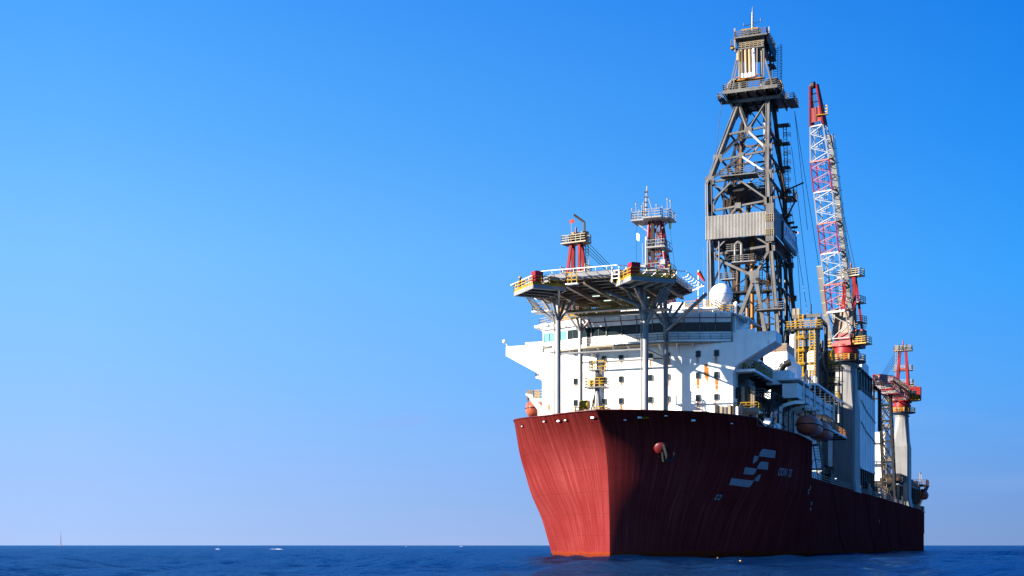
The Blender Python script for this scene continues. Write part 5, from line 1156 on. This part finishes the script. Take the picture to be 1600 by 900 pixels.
# exhaust casing, pipe, gantry
t = thing('exhaust_casing', 'tall white block with a ribbed top behind the right bridge wing', 'casing', (14, 45, 11.4))
X(11.9,15.6,42.5,50,11.4,31.9).build('wall','white',t); X(11.9,15.5,43,49.8,31.9,33.3).build('wall_top','cream',t); X(15.6,16.6,44,50,11.4,30.5).build('side_duct','white',t)
X(12.0,15.5,42.9,42.99,31.95,33.2).build('louvre_panel','cream',t)
for k in range(5): X(12.0,13.7,42.80,42.89,32.0-.05+k*.26-.0,32.2-.05+k*.26).build('louvre','under',t); X(13.8,15.5,42.80,42.89,31.95+k*.26,32.15+k*.26).build('louvre','under',t)
MB().rail([(10.2,41.2,28.6),(15,41.2,28.6)],1.2,1.0,.05).build('railing','steel',t); X(10,11.9,41,44,28.3,28.55).build('platform','steel',t)
o = MB().tube((15.35,38,11.4),(15.35,38,28.0),.55,n=14).path([(15.35,38,27.9),(15.5,38,28.7),(16.0,38,29.3),(16.9,38,29.6)],.52,14).build('bent_exhaust','dark',None,True); tag(o,'dark upright exhaust pipe with bent mouth beside the white block','exhaust pipe')
t = thing('pipe_gantry', 'steel gantry with yellow ladders and a yellow railed top, left of the tall crane', 'gantry', (15.7, 65, 11.4))
for x in (14.0, 17.5):
    for y in (60, 70): MB().tube((x,y,20),(x,y,40),.33,n=10).build('post','derrick' if y < 65 else 'dark',t,True)
MB().beam((13.4,60,40.2),(18.2,60,40.2),.7,.6).build('top_beam','derrick',t); MB().beam((17.5,60,40.1),(17.5,70,40.1),.5).build('top_beam','dark',t)
for z in (36.4, 32.2, 28): MB().tube((14,60,z),(17.5,60,z),.2,n=8).build('tie','derrick',t)
for a, b in (((14,60,32.2),(17.5,60,36)),((17.5,60,28.2),(14,60,32)),((14,60,24),(17.5,60,28)),((17.5,60,32.4),(17.5,70,36)),((17.5,60,36),(17.5,70,32)),((17.5,60,28),(17.5,70,24))): MB().tube(a,b,.17,n=8).build('brace','derrick',t)
X(12.4,18.4,59,61,37.9,38.1).build('platform','dark',t); rail_on(t,[(12.5,60.8,38.1),(12.5,59.1,38.1),(18.3,59.1,38.1),(18.3,60.8,38.1)],'yellow',1.2,.8,.06)
for x, z0, z1 in ((14.5,26,40.5),(16.4,30,38)): MB().ladder((x,59.4,z0),(x,59.4,z1),(.75,0,0),.45,.09).build('ladder','yellow',t)
for k in range(5): MB().rail([(14.3,59.0,27.5+k*2.2),(15.5,59.0,27.5+k*2.2)],.5,.6,.05).build('ladder_cage','yellow',t)
for x in (13.2, 13.9): X(x,x+.5,61,62,40.5,41.8).build('vent_head','cream',t)
X(12.9,13.5,60.2,61,25,37.2).build('portal_post','white',t); X(12.9,17,61.2,61.8,36.9,37.5).build('portal_beam','white',t); X(15.2,16.6,64,66,28,35).build('vent_trunk','white',t); X(13.4,17,66,69.5,24,36).build('plant_room','dark',t)
for i in range(4): X(15.2+i*.55,15.6+i*.55,62.5,63,27.5,31.5).build('pipe_stack','white',t)
X(13.2,18.6,58.6,71,25.6,26.0).build('deck','white',t); rail_on(t,[(13.4,58.8,26),(18.5,58.8,26),(18.5,70.8,26)],'yellow',1.1,1.0)
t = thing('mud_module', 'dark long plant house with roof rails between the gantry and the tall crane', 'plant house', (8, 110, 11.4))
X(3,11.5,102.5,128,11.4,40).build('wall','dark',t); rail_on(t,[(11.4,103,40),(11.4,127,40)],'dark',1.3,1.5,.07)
for k in range(5): X(11.5,11.55,104+k*4,105.4+k*4,35.5,37.5).build('window','tglass',t)
for k in range(8):
    y = 103.5+k*3; MB().tube((10.8,y,40),(10.8,y,41.4+(k*7%5)*.5),.35).build('vent','drust' if k%2 else 'dark',t)
for (x,y,h) in ((9.5,104,50),(10.6,106,48.5),(11,105,47.5)): MB().tube((x,y,40),(x,y,h),.12,n=6).build('pipe','dark',t)
t = thing('yellow_drum', 'round yellow hose drum on a railed platform left of the tall crane pedestal', 'hose reel', (17.4, 73.5, 33.4))
MB().lathe((17.5,73.5,35.2),[(.3,-.9),(1.35,-.85),(1.35,-.5),(1.0,-.45),(1.0,.45),(1.35,.5),(1.35,.85),(.3,.9)],18,'X').build('drum','yellow',t,True); X(16,18.4,72.6,74.6,33.55,34.2).build('bed','yellow',t)
X(15.7,19.6,71.6,78,33.3,33.5).build('platform','dark',t); rail_on(t,[(15.9,71.7,33.5),(19.5,71.7,33.5)],'cream',1.1,.8); 
t = thing('stair_tower', 'yellow stair tower with green pipes under the yellow drum', 'stair tower', (18, 73, 22))
for x in (16, 18.2, 19.6):
    for y in (71.5, 75): MB().beam((x,y,22),(x,y,33.2),.18).build('post','dark',t)
for k in range(4): MB().ladder((16.6+(k%2)*1.4,72,23+k*2.5),(16.6+((k+1)%2)*1.4,72,25.5+k*2.5),(.0,.9,0),.4,.09).build('stair','yellow',t); rail_on(t,[(16.1,71.6,25.2+k*2.5),(19.5,71.6,25.2+k*2.5)],'yellow',.9,.8,.05); X(16,19.6,71.5,75,25.0+k*2.5,25.15+k*2.5).build('landing','dark',t)
for x in (16.4, 18.6, 19.4): MB().tube((x,70.9,23),(x,70.9,29.2-.3*x*.1),.14,n=7).build('green_pipe','gpaint',t)
for x in (15.4, 17.8): MB().tube((x,70.6,23),(x,70.6,28.6),.13,n=7).build('yellow_pipe','yellow',t)
# panelled side gallery
t = thing('panelled_gallery', 'long shaded gallery of white panels above the lifeboats', 'gallery', (19, 40, 22.4))
X(18.3,20.5,23.5,27.5,22.5,24.6).build('cabin','white',t); X(15.2,20.7,22.5,59,22.2,22.45).build('floor','dark',t); X(16.2,20.9,38.5,66,26.0,26.3).build('roof','white',t); X(17.6,20.8,23,34,25.05,25.25).build('roof','white',t)
for k in range(10): X(20.40,20.48,27.6+k*3.1,30.6+k*3.1,22.5,24.75-.04*k).build('side_panel','banner' if k % 3 else 'under',t)
for k in range(8): MB().beam((20.75,27+k*5,22.3),(20.75,27+k*5,26.0),.16).build('post','white',t)
MB().beam((20.62,27,23.5),(20.62,58.6,23.5),.1).build('hand_rail','dark',t)
for k in range(7): MB().beam((16.4,39+k*4,26.0),(20.8,39+k*4,25.75),.2,.3).build('roof_rib','dark',t)
rail_on(t,[(20.8,60,26.3),(20.8,65.8,26.3),(17,65.8,26.3)],'yellow',1.1,.8,.06); MB().tube((20.4,64,26.3),(20.4,64,29.4),.1).beam((19.6,64,29.4),(21.4,64,29.4),.12).build('lamp_post','cream',t); X(15.4,18.8,26.6,31,24.9,26.9).build('locker','white',t)
X(15.4,18.6,30,34,22.45,25.0).build('cabin','steel',t)
t = thing('mid_gallery', 'lower walkway with a pale edge hanging behind the second lifeboat', 'gallery', (19, 60, 20.3))
X(17,21.0,48.5,70.5,20.2,20.5).build('deck','white',t); rail_on(t,[(20.9,48.6,20.5),(20.9,70.4,20.5)],'amber',1.1,1.2)
for k in range(5): MB().beam((17,50+k*5,20.1),(21,50+k*5,20.1),.2,.35).build('beam','dark',t)
t = thing('port_bulkhead', 'tall flat white bulkhead behind the brown stairs below the lifeboats', 'bulkhead', (17, 56, 11.4))
X(10,17.3,49.5,66,11.4,20.1).build('wall','white',t); X(17.3,17.4,51,52,12,13.9).build('door','steel',t); MB().path([(17.4,54,13),(17.4,56,15.5),(17.4,60,16.2),(17.4,64,16)],.05).build('cable','dark',t)
t = thing('port_stairs', 'brown steel stairs leading down to the main deck below the lifeboats', 'stairs', (20, 44, 11.4))
MB().beam((19.8,41.5,17),(19.8,46.5,12),.12,.35).build('stringer','drust',t); MB().beam((20.7,41.5,17),(20.7,46.5,12),.12,.35).build('stringer','drust',t)
for k in range(13): X(19.85,20.65,41.5+k*.4,41.85+k*.4,17-k*.4-.05,17-k*.4).build('tread','steel',t)
X(18.6,20.8,38.8,41.5,16.9,17.05).build('landing','drust',t); MB().rail([(20.75,38.9,17),(20.75,41.5,17)],1.1,.7,.04).rail([(20.75,41.5,17),(20.75,46.5,12)],1.1,1.1,.04).build('stair_railing','amber',t)
X(18,20.4,47,49.3,13.6,13.8).build('shelter_roof','steel',t); lamp((19.6,47.5,13.2),t); X(18.3,20.2,47.2,47.4,13.35,13.5).build('tube_lamp','tube',t)
# white engine house
t = thing('engine_house', 'high pale wall with an open dark upper storey, right of the tall crane pedestal', 'deckhouse', (14, 126, 11.4))
X(7,18,113,139,17.6,33.4).build('wall','white',t); X(7,17.4,114.5,138,33.4,38).build('upper_core','dark',t); X(7.5,17.8,117,129,38.2,40.2).build('roof_unit','white',t); X(7,18,113.5,139,38.0,38.2).build('roof','dark',t)
for k in range(6): X(17.7,18.0,114+k*4.8,114.5+k*4.8,33.4,38).build('upper_post','dark',t)
for k in range(1, 6): X(18.0,18.03,113+k*4.33-.04,113+k*4.33+.04,17.8,33.3).build('wall_seam','steel',t)
for z in (25.2, 29.6): MB().path([(18.15,113.5,z+1.8),(18.15,122,z+.4),(18.15,138.8,z-.8)],.09).build('wall_pipe','steel',t)
for k in range(8): MB().beam((17.7,113.4+k*3.6,11.4),(17.7,113.4+k*3.6,17.6),.55).build('post','dark',t)
for k in range(4): MB().lathe((16.4,115+k*6,33.5),[(.6,0),(.6,3.2),(.2,3.8)],10).build('vent','steel',t)
rail_on(t,[(17.9,113.6,33.4),(17.9,138.8,33.4)],'steel',1.1,2.0,.05); MB().path([(18.2,137,36.5),(18.9,139.5,36),(18.9,139.5,27)],.4,10).build('exhaust','dark',t); X(17.6,19.6,139,142,24.2,24.4).build('platform','drust',t); rail_on(t,[(19.5,139.1,24.4),(19.5,142,24.4)],'amber',1.1,.8)
X(18.03,18.12,113.2,138.8,17.4,17.9).build('sill','white',t)
t = thing('aft_deckhouse', 'sunlit white house between the boom rest and the high pale wall', 'deckhouse', (12, 192, 11.4))
X(4,14.6,190,205,11.4,31).build('wall','white',t); X(14.0,14.3,189.9,190,24,25.5).build('window','glass',t); X(4,15.2,189,206,22.4,22.7).build('deck','dark',t); rail_on(t,[(8,189.2,22.7),(15.1,189.2,22.7)],'steel',1.1,1.2,.06)
# dark plant on the main deck
rs = random.Random(11)
for i in range(15):
    y = 68+i*11.2; 
    if 78 < y < 90 or 112 < y < 114 or 180 < y < 192: y += 9
    if y > 226: break
    labs = ('dark','rusty','pipe covered','low')[i % 4]
    t = thing('deck_plant', f'{labs} pump skid on main deck, {["just aft of the brown stairs","left of the tall crane pedestal foot","beside the tall crane pedestal foot","aft of the tall crane pedestal foot","under the near end of the wall","below the middle of the pale wall","under the far end of the pale wall","left of the boom rest foot","left of the boom rest legs","at the boom rest foot","just aft of the boom rest","near the aft crane foot","beside the aft crane foot","right of the aft crane foot","at the stern corner"][i]}', 'machinery', (17, y, 11.4), 'dark pump skids along the port deck edge')
    X(14,19.2,y,y+6,11.35,11.8).build('skid','dark',t); X(14.5,18.6,y+.6,y+3.4,11.8,13.4+rs.random()*1.6).build('housing',rs.choice(['dark','drust','dark']),t)
    MB().lathe((17.8,y+4.6,11.8),[(.8,0),(.8,1.6+rs.random()),(.3,2.6)],12).build('vessel',rs.choice(['dark','steel','drust']),t,True)
    for k in range(3): MB().path([(18.4,y+.4+k*1.9,11.8),(18.4,y+.4+k*1.9,14.2+rs.random()*2),(16.5,y+.8+k*1.9,14.6+rs.random()*1.5)],.14,6).build('pipe',rs.choice(['dark','drust','steel']),t)
    if i % 3 == 0: lamp((19.3,y+1,13.2),t,'lamp' if i % 2 else 'tube',.13)
t = thing('aft_pipe_deck', 'dark raised pipe deck with rails behind the boom rest', 'pipe deck', (15, 190, 11.4))
X(8,20.2,174,230,17.2,17.6).build('deck','dark',t); rail_on(t,[(20.1,174,17.6),(20.1,181,17.6)],'drust',1.1,1.6,.06); rail_on(t,[(20.1,191.5,17.6),(20.1,229,17.6)],'drust',1.1,2,.06)
for k in range(12):
    y = 175+k*4.8
    if not 181 < y < 191: MB().beam((20,y,11.4),(20,y,17.2),.4).build('post','dark',t); X(15,19.5,y,y+3,17.6,18.4+(k*5%7)*.25).build('pipe_bundle','dark' if k%2 else 'drust',t)
X(19.9,20.4,166,176,16.2,16.5).build('edge_beam','galv',t)
# stern
t = thing('stern_platform', 'small dark railed platform on a bracket at the stern corner', 'platform', (20, 232, 11.4))
X(16.5,22.0,229,238.5,18.6,19.0).build('deck','dark',t); rail_on(t,[(18,229.1,19),(21.9,229.1,19),(21.9,238.4,19)],'drust',1.3,1.2,.07)
for y in (229.5,233,237.5): MB().beam((21.8,y,18.6),(19.4,y,13.2),.35).build('bracket','dark',t); MB().beam((19.4,y,11.4),(19.4,y,18.6),.4).build('post','dark',t)
for y in (230.5, 236): MB().beam((20.0,y,19),(20.0,y,22.4),.16).build('goal_post','cream',t)
MB().beam((20.0,229.8,22.4),(20.0,236.8,22.4),.16).build('goal_bar','cream',t)
lifeboat(20.6, 232.5, 16.0, 'small orange lifeboat tucked under the platform at the stern corner', 'orange lifeboats', 5.5)
t = thing('stern_winch', 'pale mooring winch at the stern corner of the main deck', 'winch', (20, 226, 11.4))
MB().lathe((19.4,226,12.9),[(.9,-1),(.9,-.8),(.5,-.75),(.5,.75),(.9,.8),(.9,1)],14,'Y').build('drum','cream',t,True); X(18.4,20.4,224.8,227.2,11.4,12.2).build('bed','dark',t)
t = thing('stern_bollards', 'dark bollards on the stern rail corner', 'bollards', (20, 237, 11.4))
for y in (233.5,235.0,236.5): MB().lathe((20.2,y,11.4),[(.3,0),(.3,1.2),(.42,1.25),(.42,1.5)],10).build('bollard','dark',t,True)
rail_on(t,[(20.6,234,11.5),(20.6,238.3,11.5),(15,238.3,11.5)],'steel',1.3,1.2,.06)
# ------------------------------------------------------------------ far things on the water
t = thing('horizon_beacon', 'thin reddish pole standing on the horizon at the far left', 'beacon', (-1315, 1441, 0))
MB().tube((-1315,1441,-.5),(-1315,1441,10),.8,.65,8).build('lower_pole','pole',t); MB().tube((-1315,1441,10),(-1315,1441,17),.62,.45,8).build('middle_pole','pole',t); MB().tube((-1315,1441,17),(-1315,1441,22),.4,.2,8).build('top_pole','pole',t)
def cam_to(Xc, Yc): return 52.81+Xc*.929-Yc*.370, -167.33+Xc*.370+Yc*.929
rs = random.Random(2); mb = MB()
for (xp, yp, L, n) in ((345,858.6,15,3),(388,859.2,8,4),(412,858.8,12,3),(635,854.5,3,2),(722,854.2,3,2),(838,867,3,3),(850,868.5,2.5,3)):
    Yc = (1.62)*2086/(yp-852); Xc = (xp-800)/2086*Yc
    for k in range(n):
        x, y = cam_to(Xc+rs.uniform(-.5,.5)*L, Yc+rs.uniform(-2,2)); l = L*rs.uniform(.1,.35); q = .06+.00025*Yc
        m = 7; ring_ = [(x+l*math.cos(2*PI*i/m)*rs.uniform(.6,1)*.93, y+l*math.cos(2*PI*i/m)*.37*rs.uniform(.6,1)+.35*math.sin(2*PI*i/m), .10) for i in range(m)]
        mb.add(ring_+[(x, y, .10+q*rs.uniform(.7,1.5))], [(i, (i+1) % m, m) for i in range(m)])
o = mb.build('wave_foam', 'foam'); o['kind'] = 'stuff'
for (x, y, lab) in ((19.4,-21.9,'tiny orange float on the dark water left of its neighbour'),(27.1,-46.3,'tiny orange float on the dark water nearer to the camera')):
    t = thing('net_float', lab, 'float', (x, y, 0), 'small floats beside the bow'); MB().sphere((x,y,.12),.13,10,6).build('ball','lampish',t,True); MB().tube((x,y,.2),(x,y,.4),.02).build('stick','dark',t)
